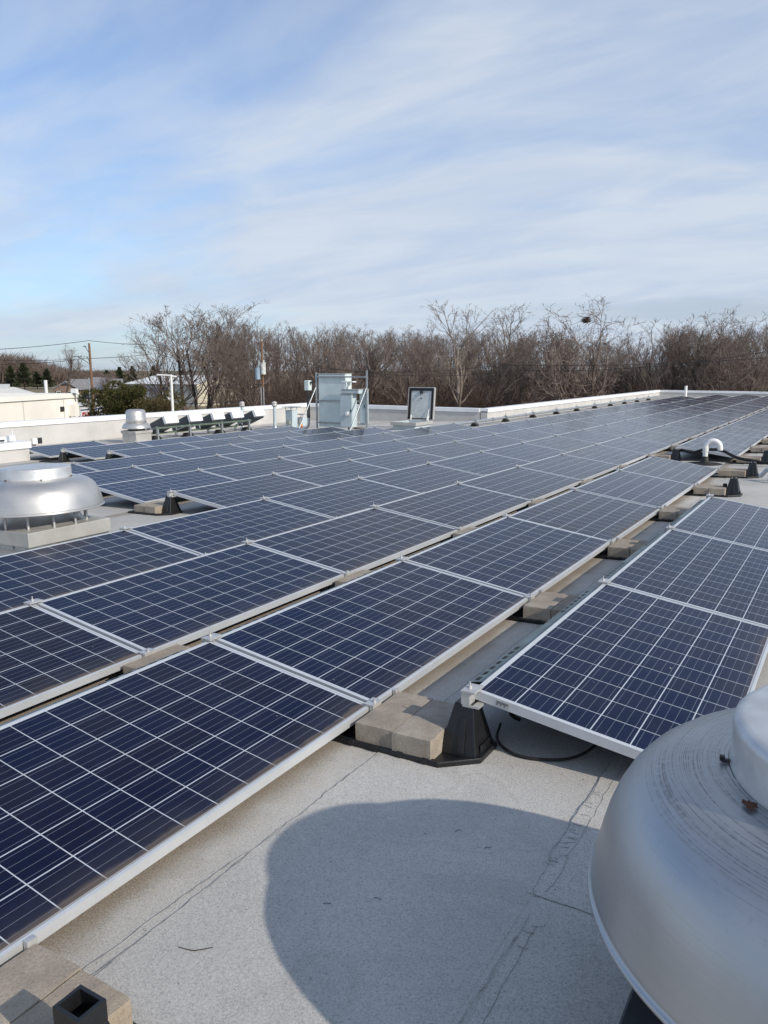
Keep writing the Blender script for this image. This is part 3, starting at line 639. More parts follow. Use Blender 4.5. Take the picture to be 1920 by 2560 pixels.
# small mushroom fan by the left parapet
t = thing('exhaust_fan', 'small round silver exhaust fan on a square curb by the left parapet', 'roof fan', upM(-16.30, 12.52))
k = MB(); k.box(-.28, .28, -.28, .28, -.02, .26); k.build('curb', M_FLASH, t)
k = MB(); k.box(-.31, .31, -.31, .31, .262, .34); bevel(k.build('curb_cap', M_FLASH, t), .01)
k = MB(); k.tube([(0, 0, .34), (0, 0, .42)], .24, 32); k.build('throat', M_BOLT, t)
k = MB(); k.lathe([(.37, .39), (.40, .395), (.395, .42), (.36, .50), (.31, .545), (.27, .555)], 64); k.build('dome', M_SPUN, t)
k = MB(); k.lathe([(.275, .56), (.28, .57), (.28, .72), (.273, .725), (.272, .85), (.25, .90), (.20, .925), (0, .93)], 64); k.build('motor_cover', M_SPUN, t)
for i in range(5):
    a = 2*math.pi*i/5+.4; k = MB(); k.cbox((.27, 0, .59), .04, .02, .025, 0, Matrix.Rotation(a, 4, 'Z')); k.build('bracket', M_BOLT, t)

# ------------------------------------------------------------------ equipment at the back of the roof
# tilted inverters on a steel rack
YS = [13.75, 14.75, 15.75, 16.65, 17.75]
t = thing('inverter_rack', 'low galvanised strut rack carrying five tilted inverters', 'rack', upM(-16.2, 15.7))
k = MB(); k.box(-.03, .03, -2.6, 1.6, .33, .38); k.box(-.63, -.57, -2.6, 1.6, .12, .17); k.build('rail', pm('greenish_strut', (.13, .18, .14), .5, .3), t)
for yy in (-2.5, -1.2, .2, 1.5):
    k = MB(); k.box(-.03, .03, yy-.03, yy+.03, -.02, .33); k.build('leg', M_GALV, t); k = MB(); k.box(-.63, -.57, yy-.03, yy+.03, -.02, .12); k.build('leg', M_GALV, t)
    k = MB(); k.tube([(-.6, yy, .175), (.0, yy, .385)], .022, 6); k.build('brace', M_GALV, t)
    k = MB(); k.frus((-.25, .05, yy-.16, yy+.16, -.02), (-.18, -.02, yy-.10, yy+.10, .13)); k.build('foot_block', M_RUBBER, t)
for i, yy in enumerate(YS):
    lab = ['dark tilted inverter with white front cover, nearest one on the rack', 'second tilted inverter from the near end of the rack', 'middle tilted inverter of the five on the rack', 'fourth tilted inverter from the near end of the rack', 'farthest tilted inverter, beside the tall vent pipe'][i]
    o = thing('inverter', lab, 'inverter', upM(-16.2, yy, .40) @ Matrix.Rotation(rad(-22), 4, 'Y'), 'tilted inverters on the rack')
    k = MB(); k.box(-.78, .0, -.25, .25, .005, .27); bevel(k.build('housing', M_DARKBOX, o), .01)
    k = MB(); k.box(-.60, -.57, -.262, -.249, .0, .275); k.build('mounting_strap', M_ALU, o)
    k = MB(); k.box(.001, .11, -.255, .255, .04, .28); bevel(k.build('front_cover', M_WHITE, o), .012)
    k = MB(); k.box(.1105, .125, -.22, .22, .09, .15); k.build('cover_lip', M_WHITE, o)
    for s in range(9):
        pass
    k = MB()
    for s in range(10): k.box(-.72+s*.07, -.70+s*.07, -.20, .20, .271, .30)
    k.build('cooling_fins', M_DARKBOX, o)

def vent_pipe(x, y, h, r, label):
    t = thing('vent_pipe', label, 'vent pipe', upM(x, y)); k = MB(); k.tube([(0, 0, -.03), (0, 0, h)], r, 20); k.build('pipe', M_CABD, t)
    k = MB(); k.lathe([(r, h-.03), (r*1.65, h-.02), (r*1.7, h+.03), (r*1.5, h+.04), (r*1.5, h+.06), (r*1.7, h+.07), (r*1.6, h+.11), (r*.8, h+.15), (0, h+.155)], 24); k.build('cap', M_FLASH, t)
    k = MB(); k.lathe([(r*1.9, .0), (r*1.5, .05), (r, .1)], 20); k.build('collar', M_GALV, t); return t
vent_pipe(-17.4, 18.25, .80, .055, 'slim grey vent pipe rising behind the inverters')
vent_pipe(-16.35, 18.75, .78, .058, 'tall grey vent pipe with a ribbed cap beside the last inverter')
def flue(x, y, w, h, label, hood):
    t = thing('roof_flue', label, 'flue', upM(x, y)); k = MB(); k.box(-w, w, -w, w, -.03, h); bevel(k.build('duct', M_CABD, t), .006)
    k = MB()
    for sx in (-1, 1):
        for sy in (-1, 1): k.box(sx*w-.018 if sx > 0 else sx*w, sx*w if sx > 0 else sx*w+.018, sy*w-.018 if sy > 0 else sy*w, sy*w if sy > 0 else sy*w+.018, h+.001, h+.10)
    k.build('hood_post', M_CABD, t); k = MB(); k.box(-w-hood, w+hood, -w-hood, w+hood, h+.10, h+.125); k.build('rain_hood', M_GALV, t)
    k = MB(); k.box(-w*.45, w*.45, -w-.05, -w-.002, .12, .24); k.tube([(0, -w-.03, -.02), (0, -w-.03, .12)], .012, 8); k.build('outlet_box', M_BRASS, t)
    return t
flue(-16.0, 19.25, .15, .60, 'square grey metal flue with a flat rain hood', .10)
flue(-16.2, 20.1, .15, .30, 'shorter square grey flue behind the taller one', .06)

# electrical rack
t = thing('switchgear_rack', 'galvanised strut frame with braces holding grey electrical cabinets', 'rack', upM(-12.77, 17.70))
for s, h in ((-.98, 1.84), (.94, 1.90)):
    k = MB(); k.box(s-.022, s+.022, -.022, .022, -.04, h); k.build('post', M_GALV, t)
    k = MB(); k.tube([(s, -.03, 1.36), (s, -1.05, -.02)], .022, 6); k.build('brace', M_GALV, t)
for z in (.25, .95, 1.70):
    k = MB(); k.box(-.955, .915, -.05, -.01, z-.022, z+.022)
    for i in range(32): k.box(-.93+i*.057, -.905+i*.057, -.0525, -.0495, z-.008, z+.008, 1)
    k.build('strut', [M_GALV, M_BOLT], t)
def cabinet(label, x0, x1, y0, y1, z0, z1, mat, extra=None, name='electrical_cabinet'):
    o = thing(name, label, 'electrical cabinet', upM(-12.77 + (x0+x1)/2, 17.70 + (y0+y1)/2, 0) @ Matrix.Translation((0, 0, z0)))
    wx, wy, hz = (x1-x0)/2, (y1-y0)/2, z1-z0
    k = MB(); k.box(-wx, wx, -wy+.021, wy, 0, hz); bevel(k.build('housing', mat, o), .008)
    k = MB(); k.box(-wx+.012, wx-.012, -wy, -wy+.020, .012, hz-.012); d = bevel(k.build('door', mat, o), .006)
    k = MB(); k.box(wx-.06, wx-.035, -wy-.012, -wy-.001, hz*.45, hz*.55); k.build('latch', M_BOLT, d)
    k = MB(); k.box(-wx-.012, wx+.012, -wy-.01, wy, hz+.001, hz+.018); k.build('rain_lip', M_FLASH, o)
    return o
cabinet('largest grey electrical cabinet on the rack', -.90, .14, -.005, .36, .13, 1.80, M_CAB)
o = cabinet('narrow blue grey cabinet in front with a round disconnect handle', .16, .61, -.34, -.055, .15, 1.16, M_CABD)
k = MB(); k.tube([(.07, -.14, .42), (.07, -.20, .42)], .07, 24); k.tube([(.07, -.20, .42), (.07, -.225, .42)], .05, 20); k.build('disconnect_handle', M_PVC, o)
cabinet('slim grey cabinet at the right post of the rack', .66, .90, -.005, .16, .25, 1.30, M_CABD)
o = cabinet('small grey junction box on top of the narrow cabinet', .20, .84, -.32, -.06, 1.18, 1.30, M_CABD)
s_ = thing('weather_sensor', 'white flat weather sensor on a short stem above the cabinets', 'sensor', upM(-12.33, 17.5, 1.315))
k = MB(); k.tube([(0, 0, 0), (0, 0, .12)], .04, 12, r1=.025); k.build('stem', M_PVC, s_)
k = MB(); k.box(-.22, .22, -.10, .10, .21, .245); bevel(k.build('plate', M_WHITE, s_), .008); k = MB(); k.tube([(0, 0, .12), (0, 0, .21)], .05, 14, r1=.06); k.build('body', M_PVC, s_)
j_ = thing('junction_box', 'grey weather head box left of the large cabinet with conduit below', 'junction box', upM(-14.02, 17.62, 0))
k = MB(); k.box(-.09, .09, -.09, .09, 1.30, 1.62); bevel(k.build('housing', M_CAB, j_), .02); k = MB(); k.box(.091, .19, -.03, .03, 1.52, 1.58); k.build('nipple', M_BOLT, j_)
k = MB(); k.tube([(0, 0, .42), (0, 0, 1.29)], .05, 14); k.build('sleeve', M_BOLT, j_)
k = MB(); k.tube([(0, 0, .42), (0, 0, .28), (-.02, 0, .17), (-.09, 0, .09), (-.20, -.02, .06), (-.55, -.06, .06)], .042, 14); k.build('conduit', M_STEELPIPE, j_)
k = MB(); k.tube([(-12.40, 17.52, .16), (-12.38, 17.5, .05), (-12.3, 17.45, -.02)], .03, 10); k.tube([(-12.30, 17.5, .18), (-12.26, 17.45, .06), (-12.1, 17.38, 0.0)], .022, 10)
c = k.build('conduit', M_STEELPIPE); c.matrix_world = RT.copy(); tag(c, 'bent grey conduits dropping from the narrow cabinet to the roof', 'conduit')
k = MB(); k.box(-.3, .3, -.06, .06, -.04, .06); c = k.build('timber_sleeper', pm('old_timber', (.22, .17, .12), .9)); c.matrix_world = upM(-12.6, 18.6); tag(c, 'short wooden sleeper lying behind the cabinet rack', 'timber')
k = MB(); k.lathe([(0, 0), (.05, 0), (.05, .09), (.02, .12), (0, .12)], 14); c = k.build('orange_cap', M_ORANGE); c.matrix_world = upM(-15.3, 18.9, .02); tag(c, 'small orange cap at the foot of the left rack brace', 'cap')

# roof hatch, open
t = thing('roof_hatch', 'open roof hatch with its lid standing upright', 'hatch', upM(-11.02, 19.10))
k = MB(); 
for a in ((-.40, .40, -.50, -.47), (-.40, .40, .47, .50), (-.40, -.37, -.47, .47), (.37, .40, -.47, .47)): k.box(*a, -.05, .24)
k.build('curb', M_CABD, t)
k = MB()
for a in ((-.47, .47, -.57, -.50), (-.47, .47, .50, .57), (-.47, -.40, -.50, .50), (.40, .47, -.50, .50)): k.box(*a, .14, .245)
bevel(k.build('curb_rim', M_FLASH, t), .01)
lid = thing('lid', None, None); lid.parent = t; lid.location = (0, .56, .27); lid.rotation_euler = (rad(-6), 0, rad(2))
del_ = None
k = MB(); k.box(-.46, .46, .0, .05, 0, 1.02); lidm = bevel(k.build('lid', pm('hatch_metal', (.62, .65, .64), .5, .3, .08, 5), None), .008)
bpy.data.objects.remove(lid); lidm.parent = t; lidm.location = (0, .56, .27); lidm.rotation_euler = (rad(-6), 0, 0)
k = MB()
for a in ((-.45, .45, .93, 1.01), (-.45, -.375, .01, .93), (.375, .45, .01, .93), (-.375, .375, .01, .04)): k.box(a[0], a[1], -.025, -.001, a[2], a[3])
k.build('gasket', M_RUBBER, lidm)
k = MB()
for a in ((-.475, .475, 1.021, 1.045), (.461, .485, 0, 1.02), (-.485, -.461, 0, 1.02)): k.box(a[0], a[1], -.03, .06, a[2], a[3])
k.build('lid_rim', M_FLASH, lidm)
k = MB(); k.box(-.05, .05, -.05, -.001, .84, .92); k.tube([(0, -.05, .86), (0, -.06, .78)], .012, 8); k.box(-.04, .04, -.03, -.001, .68, .70, 0); k.build('latch', M_BOLT, lidm)
for sx in (-.32, .32):
    k = MB(); k.tube([(sx, -.03, .34 if sx > 0 else .12), (sx*.93, -.10, -.03)], .014, 8); k.tube([(sx, -.06, -.06), (sx, -.06, .14)], .022, 8); k.build('hinge_arm', M_PVC, lidm)

# conduit run along the far parapet with rubber blocks
k = MB(); k.tube([(-9.55, 18.0, .15), (-9.52, 21.5, .15), (-9.50, 30, .15), (-9.46, 40, .15), (-9.44, 50.2, .15)], .045, 12)
for y in np.arange(19, 50, 3.05): k.tube([(-9.5, y, .15), (-9.5, y+.12, .15)], .058, 12)
c = k.build('conduit_run', M_STEELPIPE); c.matrix_world = RT.copy(); tag(c, 'long grey conduit running beside the far white capped parapet', 'conduit')
for i, y in enumerate((20.6, 23.2, 25.9, 28.6, 31.3, 34.0, 36.7, 39.4, 42.1, 44.8)):
    o = thing('pipe_support', f"black rubber pipe block under the long conduit, {ORD[i]} from the near end", 'pipe support', roofM(-9.5, y), 'rubber blocks under the long conduit')
    k = MB(); k.frus((-.13, .13, -.10, .10, .001), (-.08, .08, -.09, .09, .10)); bevel(k.build('rubber_block', M_RUBBER, o), .02)
    k = MB(); k.box(-.065, .065, -.018, .018, .101, .22); k.tube([(0, 0, .22), (0, 0, .30)], .01, 6); k.build('pipe_clamp', M_GALV, o)

# white stand pipe and gooseneck vent
k = MB(); k.tube([(0, 0, -.02), (0, 0, .72)], .085, 16); c = k.build('stand_pipe', M_PVC); c.matrix_world = upM(-8.43, 50.2); tag(c, 'plain white upright pipe by the far end of the parapet', 'pipe')
t = thing('gooseneck_vent', 'white plastic gooseneck vent pipe in a black pitch ring', 'vent pipe', upM(-.954, 11.52))
pts = [(0, 0, 0), (0, 0, .29)] + [(.115 - .115*math.cos(a), -.0, .29 + .115*math.sin(a)) for a in np.linspace(.2, math.pi, 12)] + [(.23, 0, .25)]
k = MB(); k.tube(pts, .045, 20); k.build('pipe', M_PVC, t); k = MB(); k.tube([(0, 0, .22), (0, 0, .30)], .052, 20); k.build('coupling', M_PVC, t)
k = MB(); k.lathe([(.30, .004), (.26, .012), (.12, .02), (.065, .05), (.052, .13), (.045, .135)], 32); k.build('flashing', M_PITCH, t)
k = MB(); k.cable([(-1.43, 11.93, .20), (-1.2, 11.75, .17), (-1.0, 11.62, .235), (-.72, 11.62, .235), (-.45, 11.5, .13), (-.2, 11.42, .09), (.2, 11.3, .05), (.6, 11.2, .03), (1.4, 11.1, .02)], .026, 10)
c = k.build('cable', M_RUBBER); c.matrix_world = RT.copy(); tag(c, 'thick black cable sagging past the gooseneck vent pipe', 'cable')
k = MB(); k.tube([(.12, 9.55, .06), (.2, 9.5, .16), (.30, 9.5, .17), (.55, 9.6, .17), (1.0, 9.7, .17)], .03, 12); k.tube([(.25, 9.5, .17), (.27, 9.3, .02)], .028, 12)
c = k.build('conduit', M_STEELPIPE); c.matrix_world = RT.copy(); tag(c, 'short bent grey conduit at the right edge beside a bare foot', 'conduit')

# capped curb at the left edge, and things on and beside it
t = thing('equipment_curb', 'white capped grey equipment curb at the left edge', 'curb', upM(-14.52, 7.9))
k = MB(); k.box(-1.6, 0, -5, 0, -.05, .27); k.build('body', M_WALLGREY, t); k = MB(); k.box(-1.65, .04, -5, .04, .271, .42); bevel(k.build('cap', M_WHITE, t), .012)
o = thing('white_box', 'small white box on the capped curb', 'box', upM(-14.75, 7.36, .42)); k = MB(); k.box(-.12, .12, -.16, .10, 0.02, .14); bevel(k.build('housing', M_WHITE, o), .01); k = MB(); k.box(.121, .13, -.08, .04, .04, .08); k.build('opening', M_BOLT, o)
k.v and None
o = thing('white_fitting', 'white upright fitting with a thin pin beside the small white box', 'fitting', upM(-14.75, 7.62, .42)); k = MB(); k.box(-.06, .06, -.05, .09, 0.02, .15); bevel(k.build('body', M_WHITE, o), .01); k = MB(); k.tube([(0, .06, .15), (0, .06, .27)], .012, 8); k.build('pin', M_WHITE, o)
for (y, lab, ww, m1) in ((9.55, 'dark scupper opening in the left parapet', .35, M_RUST), (10.75, 'white hooded scupper in the left parapet', .32, M_WHITE)):
    o = thing('scupper', lab, 'scupper', RT @ Matrix.Translation((XA, y, .12))); k = MB(); k.box(.004, .02, -ww/2, ww/2, -.06, .10); k.build('opening', M_BOLT, o)
    k = MB(); k.box(.021, .10, -ww/2-.02, -ww/2 if m1 is not M_WHITE else -.04, -.06, .10); k.build('hood', m1, o)
k = MB(); k.cable([(-14.3, 8.6, .09), (-13.6, 9.2, .09), (-12.9, 9.2, .10), (-11.9, 8.7, .09), (-11.2, 8.3, .09), (-10.2, 7.9, .09)], .03, 10)
c = k.build('conduit_run', M_STEELPIPE); c.matrix_world = RT.copy(); tag(c, 'grey conduit crossing the roof behind the left fan', 'conduit')
for i, (x, y) in enumerate(((-13.9, 8.95), (-11.95, 8.72))):
    o = thing('pipe_support', ['black pipe block under the crossing conduit, nearer the white capped curb', 'black pipe block under the crossing conduit, nearer the panels'][i], 'pipe support', roofM(x, y)); k = MB(); k.frus((-.2, .2, -.1, .1, .001), (-.15, .15, -.07, .07, .06)); k.build('rubber_block', M_RUBBER, o)
    k = MB(); k.box(-.04, .04, -.05, .05, .061, .13); k.build('pipe_clamp', M_GALV, o)

# ------------------------------------------------------------------ neighbourhood
M_BEIGE = pm('cream_panel_wall', (.86, .83, .76), .85, 0, .05, .3)
a, b2 = col_at(-140, 55.5, GZ), col_at(190, 67, GZ); dx = (b2-a); L = dx.length; ang = math.atan2(dx.y, dx.x)
t = thing('cream_building', 'low cream panelled building beyond the left parapet', 'building', Matrix.Translation(a) @ Matrix.Rotation(ang, 4, 'Z'))
HT = -.19 - GZ
k = MB(); k.box(0, L, 0, 26, 0, HT-.36); k.build('wall', M_BEIGE, t)
k = MB(); k.box(-.1, L+.1, -.12, .5, HT-.36, HT); k.box(-.1, .4, .5, 26, HT-.36, HT-.02); k.box(L-.4, L+.1, .5, 26, HT-.36, HT-.02); k.build('parapet_cap', pm('cream_trim', (.85, .83, .77), .8, 0, .03, .2), t)
k = MB(); k.box(.4, L-.4, .5, 26, HT-.359, HT-.30); k.build('roof', pm('pale_roof', (.5, .5, .5), .9), t)
k = MB()
for f in (.52, .865): k.box(L*f-.03, L*f+.03, -.006, 0, 0, HT-.37)
k.build('wall_joint', pm('joint_grey', (.45, .42, .36), .9), t)
k = MB(); k.box(L*.83, L*.83+.5, -.05, -.002, HT-1.35, HT-.98); k.build('wall_light', M_BOLT, t)
k = MB(); k.box(L*.905, L*.905+.62, -.55, -.002, HT-1.75, HT-.85); k.tube([(L*.905+.3, -.3, HT-1.75), (L*.905+.3, -.3, HT-2.3)], .30, 12, r1=.16); k.tube([(L*.905+.3, -.3, HT-2.3), (L*.905+.3, -.3, .2)], .14, 12); k.build('downpipe', M_BEIGE, t)
k = MB(); k.box(L-.9, L-.5, -.45, -.05, HT+.02, HT+.35); k.tube([(L-.7, -.4, HT+.05), (L-.55, -.6, HT-.25)], .09, 8); k.build('floodlight', M_WHITE, t)
p = at(115, 970, 72); k = MB(); k.tube([(0, 0, 0), (0, 0, 1.35)], .14, 12); c = k.build('stand_pipe', M_PVC); c.location = (p.x, p.y, HT+GZ-.4); tag(c, 'white upright pipe on the cream building roof', 'pipe')
# pavilion with pale hipped roof behind it
p = col_at(10, 165, GZ); t = thing('pavilion', 'pale hipped metal roof behind the cream building', 'building', Matrix.Translation(p) @ Matrix.Rotation(rad(55), 4, 'Z') @ Matrix.Diagonal((1, 1, .75, 1)))
k = MB(); k.box(-5, 5, -4, 4, 0, 3.4); k.build('wall', pm('pale_wall', (.5, .5, .48), .9), t)
k = MB(); k.add([(-5.6, -4.6, 3.4), (5.6, -4.6, 3.4), (5.6, 4.6, 3.4), (-5.6, 4.6, 3.4), (-1.6, 0, 5.25), (1.6, 0, 5.25)], [(0, 1, 5, 4), (1, 2, 5), (2, 3, 4, 5), (3, 0, 4), (3, 2, 1, 0)]); k.build('roof', pm('pale_metal_roof', (.62, .62, .58), .6), t)
k = MB(); k.box(-.9, .9, -.7, .7, 5.0, 6.0); c = k.build('rooftop_unit', pm('unit_grey', (.42, .45, .47), .6)); c.matrix_world = t.matrix_world.copy(); tag(c, 'grey box shaped unit on the pale hipped roof', 'air conditioner')

# brown house
M_BRICK = pm('brown_brick', (.20, .14, .11), .9, 0, .12, 2); M_SHING = pm('grey_shingles', (.20, .20, .21), .9, 0, .1, 1.5); M_TRIM = pm('dark_trim', (.05, .05, .06), .8)
p = col_at(130, 200, GZ); q = col_at(250, 200, GZ); d = q-p; ang = math.atan2(d.y, d.x)
t = thing('brown_house', 'brown brick house with grey shingle roof beyond the cream building', 'house', Matrix.Translation(p) @ Matrix.Rotation(ang, 4, 'Z') @ Matrix.Diagonal((.78, .8, .93, 1)))
k = MB(); k.box(0, 7.2, 0, 9, 0, 2.9); k.add([(0, 0, 2.9), (7.2, 0, 2.9), (3.6, 0, 4.7), (0, 9, 2.9), (7.2, 9, 2.9), (3.6, 9, 4.7)], [(0, 1, 2), (5, 4, 3)]); k.box(7.21, 20, 2.5, 9, 0, 2.7); k.build('wall', M_BRICK, t)
k = MB(); k.add([(-.6, -.5, 2.65), (3.6, -.5, 4.85), (3.6, 9, 4.85), (-.6, 9, 2.65), (-.6, -.5, 2.45), (3.6, -.5, 4.62), (3.6, 9, 4.62), (-.6, 9, 2.45)], [(0, 1, 2, 3), (7, 6, 5, 4), (0, 4, 5, 1), (3, 2, 6, 7), (0, 3, 7, 4)])
k.add([(7.8, -.5, 2.65), (3.6, -.5, 4.85), (3.6, 9, 4.85), (7.8, 9, 2.65), (7.8, -.5, 2.45), (3.6, -.5, 4.62), (3.6, 9, 4.62), (7.8, 9, 2.45)], [(3, 2, 1, 0), (4, 5, 6, 7), (1, 5, 4, 0), (7, 6, 2, 3), (4, 7, 3, 0)])
k.add([(5, 1.8, 2.6), (20.5, 1.8, 2.6), (20.5, 6, 5.3), (5, 6, 5.3), (5, 10, 2.6), (20.5, 10, 2.6)], [(0, 1, 2, 3), (3, 2, 5, 4)]); k.build('roof', M_SHING, t)
for x in (1.6, 4.8, 10.5):
    y = 0 if x < 7 else 2.5
    k = MB(); k.box(x-.62, x+.62, y-.06, y-.002, 1.0, 2.35); w_ = k.build('window', M_WHITE, t)
    k = MB()
    for ix in range(2):
        for iz in range(2): k.box(x-.54+ix*.56, x-.02+ix*.56, y-.075, y-.061, 1.07+iz*.62, 1.65+iz*.62)
    k.build('pane', pm('house_glass', (.02, .025, .03), .1), w_)
    for sx in (-1, 1):
        k = MB(); k.box(x+sx*.85-.2, x+sx*.85+.2, y-.05, y-.003, .95, 2.4); k.build('shutter', M_TRIM, t)
k = MB(); k.box(2.7, 4.5, -.52, -.40, 4.0, 4.35); k.build('gable_vent', M_TRIM, t)
# tan house fragment behind the evergreen
p = col_at(252, 215, GZ); t = thing('tan_house', 'tan house with a white window beside the utility pole', 'house', Matrix.Translation(p) @ Matrix.Rotation(ang, 4, 'Z'))
k = MB(); k.box(-5, 6, 0, 8, 0, 3.2); k.build('wall', pm('tan_siding', (.50, .36, .22), .9), t); k = MB(); k.add([(-5.5, -.5, 3.2), (6.5, -.5, 3.2), (6.5, 8.5, 3.2), (-5.5, 8.5, 3.2), (-2, 4, 5.2), (3, 4, 5.2)], [(0, 1, 5, 4), (1, 2, 5), (2, 3, 4, 5), (3, 0, 4)]); k.build('roof', M_SHING, t)
k = MB(); k.box(-1.5, .5, -.06, -.002, 1.0, 2.5); w_ = k.build('window', M_WHITE, t); k = MB(); k.box(-1.35, .35, -.075, -.061, 1.15, 2.35); k.build('pane', bpy.data.materials['house_glass'], w_)

# dark blue pickup in front of the house
p = col_at(217, 193, GZ); t = thing('parked_pickup', 'dark blue pickup parked before the brown house', 'car', Matrix.Translation(p + Vector((0, 0, .02))) @ Matrix.Rotation(ang + rad(50), 4, 'Z'))
M_CAR = pm('dark_blue_paint', (.012, .028, .06), .3, .2); M_GLASS = pm('car_glass', (.02, .025, .03), .08)
k = MB(); k.prism([(-2.5, -.95), (2.6, -.95), (2.6, .95), (-2.5, .95)], .45, 1.05); k.add([(-1.3, -.85, 1.05), (.9, -.85, 1.05), (.9, .85, 1.05), (-1.3, .85, 1.05), (-.6, -.72, 1.8), (.75, -.72, 1.8), (.75, .72, 1.8), (-.6, .72, 1.8)], [(4, 5, 6, 7), (0, 1, 5, 4), (1, 2, 6, 5), (2, 3, 7, 6), (3, 0, 4, 7)]); bevel(k.build('body', M_CAR, t), .06)
k = MB(); k.add([(-1.16, -.87, 1.1), (.75, -.87, 1.1), (.65, -.77, 1.7), (-.58, -.77, 1.7)], [(0, 1, 2, 3)]); k.build('side_window', M_GLASS, t)
for x in (-1.6, 1.65):
    for y in (-.9, .9):
        k = MB(); k.tube([(x, y-.12, .38), (x, y+.12, .38)], .38, 20); w_ = k.build('wheel', M_RUBBER, t); k = MB(); k.tube([(x, y-.13, .38), (x, y+.13, .38)], .2, 16); k.build('rim', M_CLAMP, w_)
k = MB(); k.box(-2.56, -2.49, -.9, .9, .45, .62); k.build('bumper', M_CLAMP, t)

# roadside board with red letters and pale fence rails around it
p = col_at(197, 104, GZ); q = col_at(262, 110, GZ); d = q-p; ang2 = math.atan2(d.y, d.x); L = d.length
t = thing('sign_board', 'white board with red FIN lettering under a blue stripe', 'sign', Matrix.Translation(Vector((p.x, p.y, at(197, 1022, 104).z - 2.88))) @ Matrix.Rotation(ang2, 4, 'Z'))
k = MB(); k.box(-.1, L, 0, .12, .72, 3.02); k.build('board', pm('sign_white', (.70, .69, .70), .5), t)
k = MB(); k.box(-.1, L, -.012, -.001, 2.62, 2.78); k.build('stripe', pm('sign_blue', (.03, .07, .22), .5), t)
k = MB(); sh = lambda x, z: x + (z-1.1)*.22
def bar(x0, z0, x1, z1, wd):
    k.add([(sh(x0-wd, z0), -.012, z0), (sh(x0+wd, z0), -.012, z0), (sh(x1+wd, z1), -.012, z1), (sh(x1-wd, z1), -.012, z1)], [(0, 1, 2, 3)])
def hb(x0, x1, z, h): k.add([(sh(x0, z-h), -.012, z-h), (sh(x1, z-h), -.012, z-h), (sh(x1, z+h), -.012, z+h), (sh(x0, z+h), -.012, z+h)], [(0, 1, 2, 3)])
bar(.14, 1.1, .14, 2.42, .14); hb(.281, .66, 2.28, .14); hb(.281, .54, 1.80, .11)
bar(.92, 1.1, .92, 2.42, .15); bar(1.40, 1.1, 1.40, 2.42, .14); bar(2.10, 1.1, 2.10, 2.42, .14); bar(1.95, 1.11, 1.55, 2.41, .12)
k.build('lettering', pm('sign_red', (.42, .02, .03), .5), t)
for x in (.3, L-.5): 
    k = MB(); k.box(x-.08, x+.08, .13, .28, .5, 2.9); k.build('post', M_WHITE, t)
p = col_at(185, 130, GZ); q = col_at(262, 136, GZ); d = q-p; 
t = thing('low_shed', 'long low pale grey shed behind the red lettered board', 'building', Matrix.Translation(p) @ Matrix.Rotation(math.atan2(d.y, d.x), 4, 'Z'))
k = MB(); k.box(0, d.length, 0, 5, 0, 1.6); k.build('wall', pm('shed_grey', (.42, .42, .42), .8), t); k = MB(); k.box(-.2, d.length+.2, -.3, 5.2, 1.602, 1.75); k.build('roof', pm('shed_roof', (.55, .55, .55), .7), t); k = MB(); k.box(2.2, 4.6, -.05, -.002, .1, 1.3); k.build('door', pm('shed_door', (.52, .53, .54), .6), t)

# white metal building behind the left trees
p = col_at(318, 172, GZ); q = col_at(492, 158, GZ); d = q-p; ang3 = math.atan2(d.y, d.x); L = d.length
t = thing('metal_warehouse', 'long white roofed metal warehouse behind the bare trees', 'building', Matrix.Translation(p) @ Matrix.Rotation(ang3, 4, 'Z'))
HW = 4.35; D_ = 17
k = MB(); k.box(0, L, 0, D_, 0, HW); k.add([(L, 0, HW), (L, D_, HW), (L, D_/2, HW+1.5), (0, 0, HW), (0, D_, HW), (0, D_/2, HW+1.5)], [(0, 1, 2), (5, 4, 3)]); k.build('wall', pm('cream_metal_wall', (.60, .56, .44), .7, 0, .05, .5), t)
k = MB(); k.box(-.02, L-.3, -.03, -.001, .1, HW-.1); k.build('siding', pm('grey_metal_siding', (.46, .46, .43), .7, 0, .1, 2, 0, 60, stretch=(18, 1, 1)), t)
k = MB(); k.add([(-.5, -.6, HW-.1), (L+.3, -.6, HW-.1), (L+.3, D_/2, HW+1.62), (-.5, D_/2, HW+1.62), (-.5, D_+.6, HW-.1), (L+.3, D_+.6, HW-.1)], [(0, 1, 2, 3), (3, 2, 5, 4)]); k.build('roof', pm('white_metal_roof', (.74, .74, .72), .6, 0, .04, .5), t)
k = MB(); k.box(L*.32, L*.60, -.06, -.031, .1, 3.5); k.build('door', pm('roller_door', (.25, .25, .26), .6), t)
k = MB(); k.box(L*.58, L*.70, -2.0, -.6, 0, 2.6); c = k.build('white_container', M_WHITE); c.matrix_world = t.matrix_world.copy(); tag(c, 'white box trailer standing before the warehouse door', 'trailer')

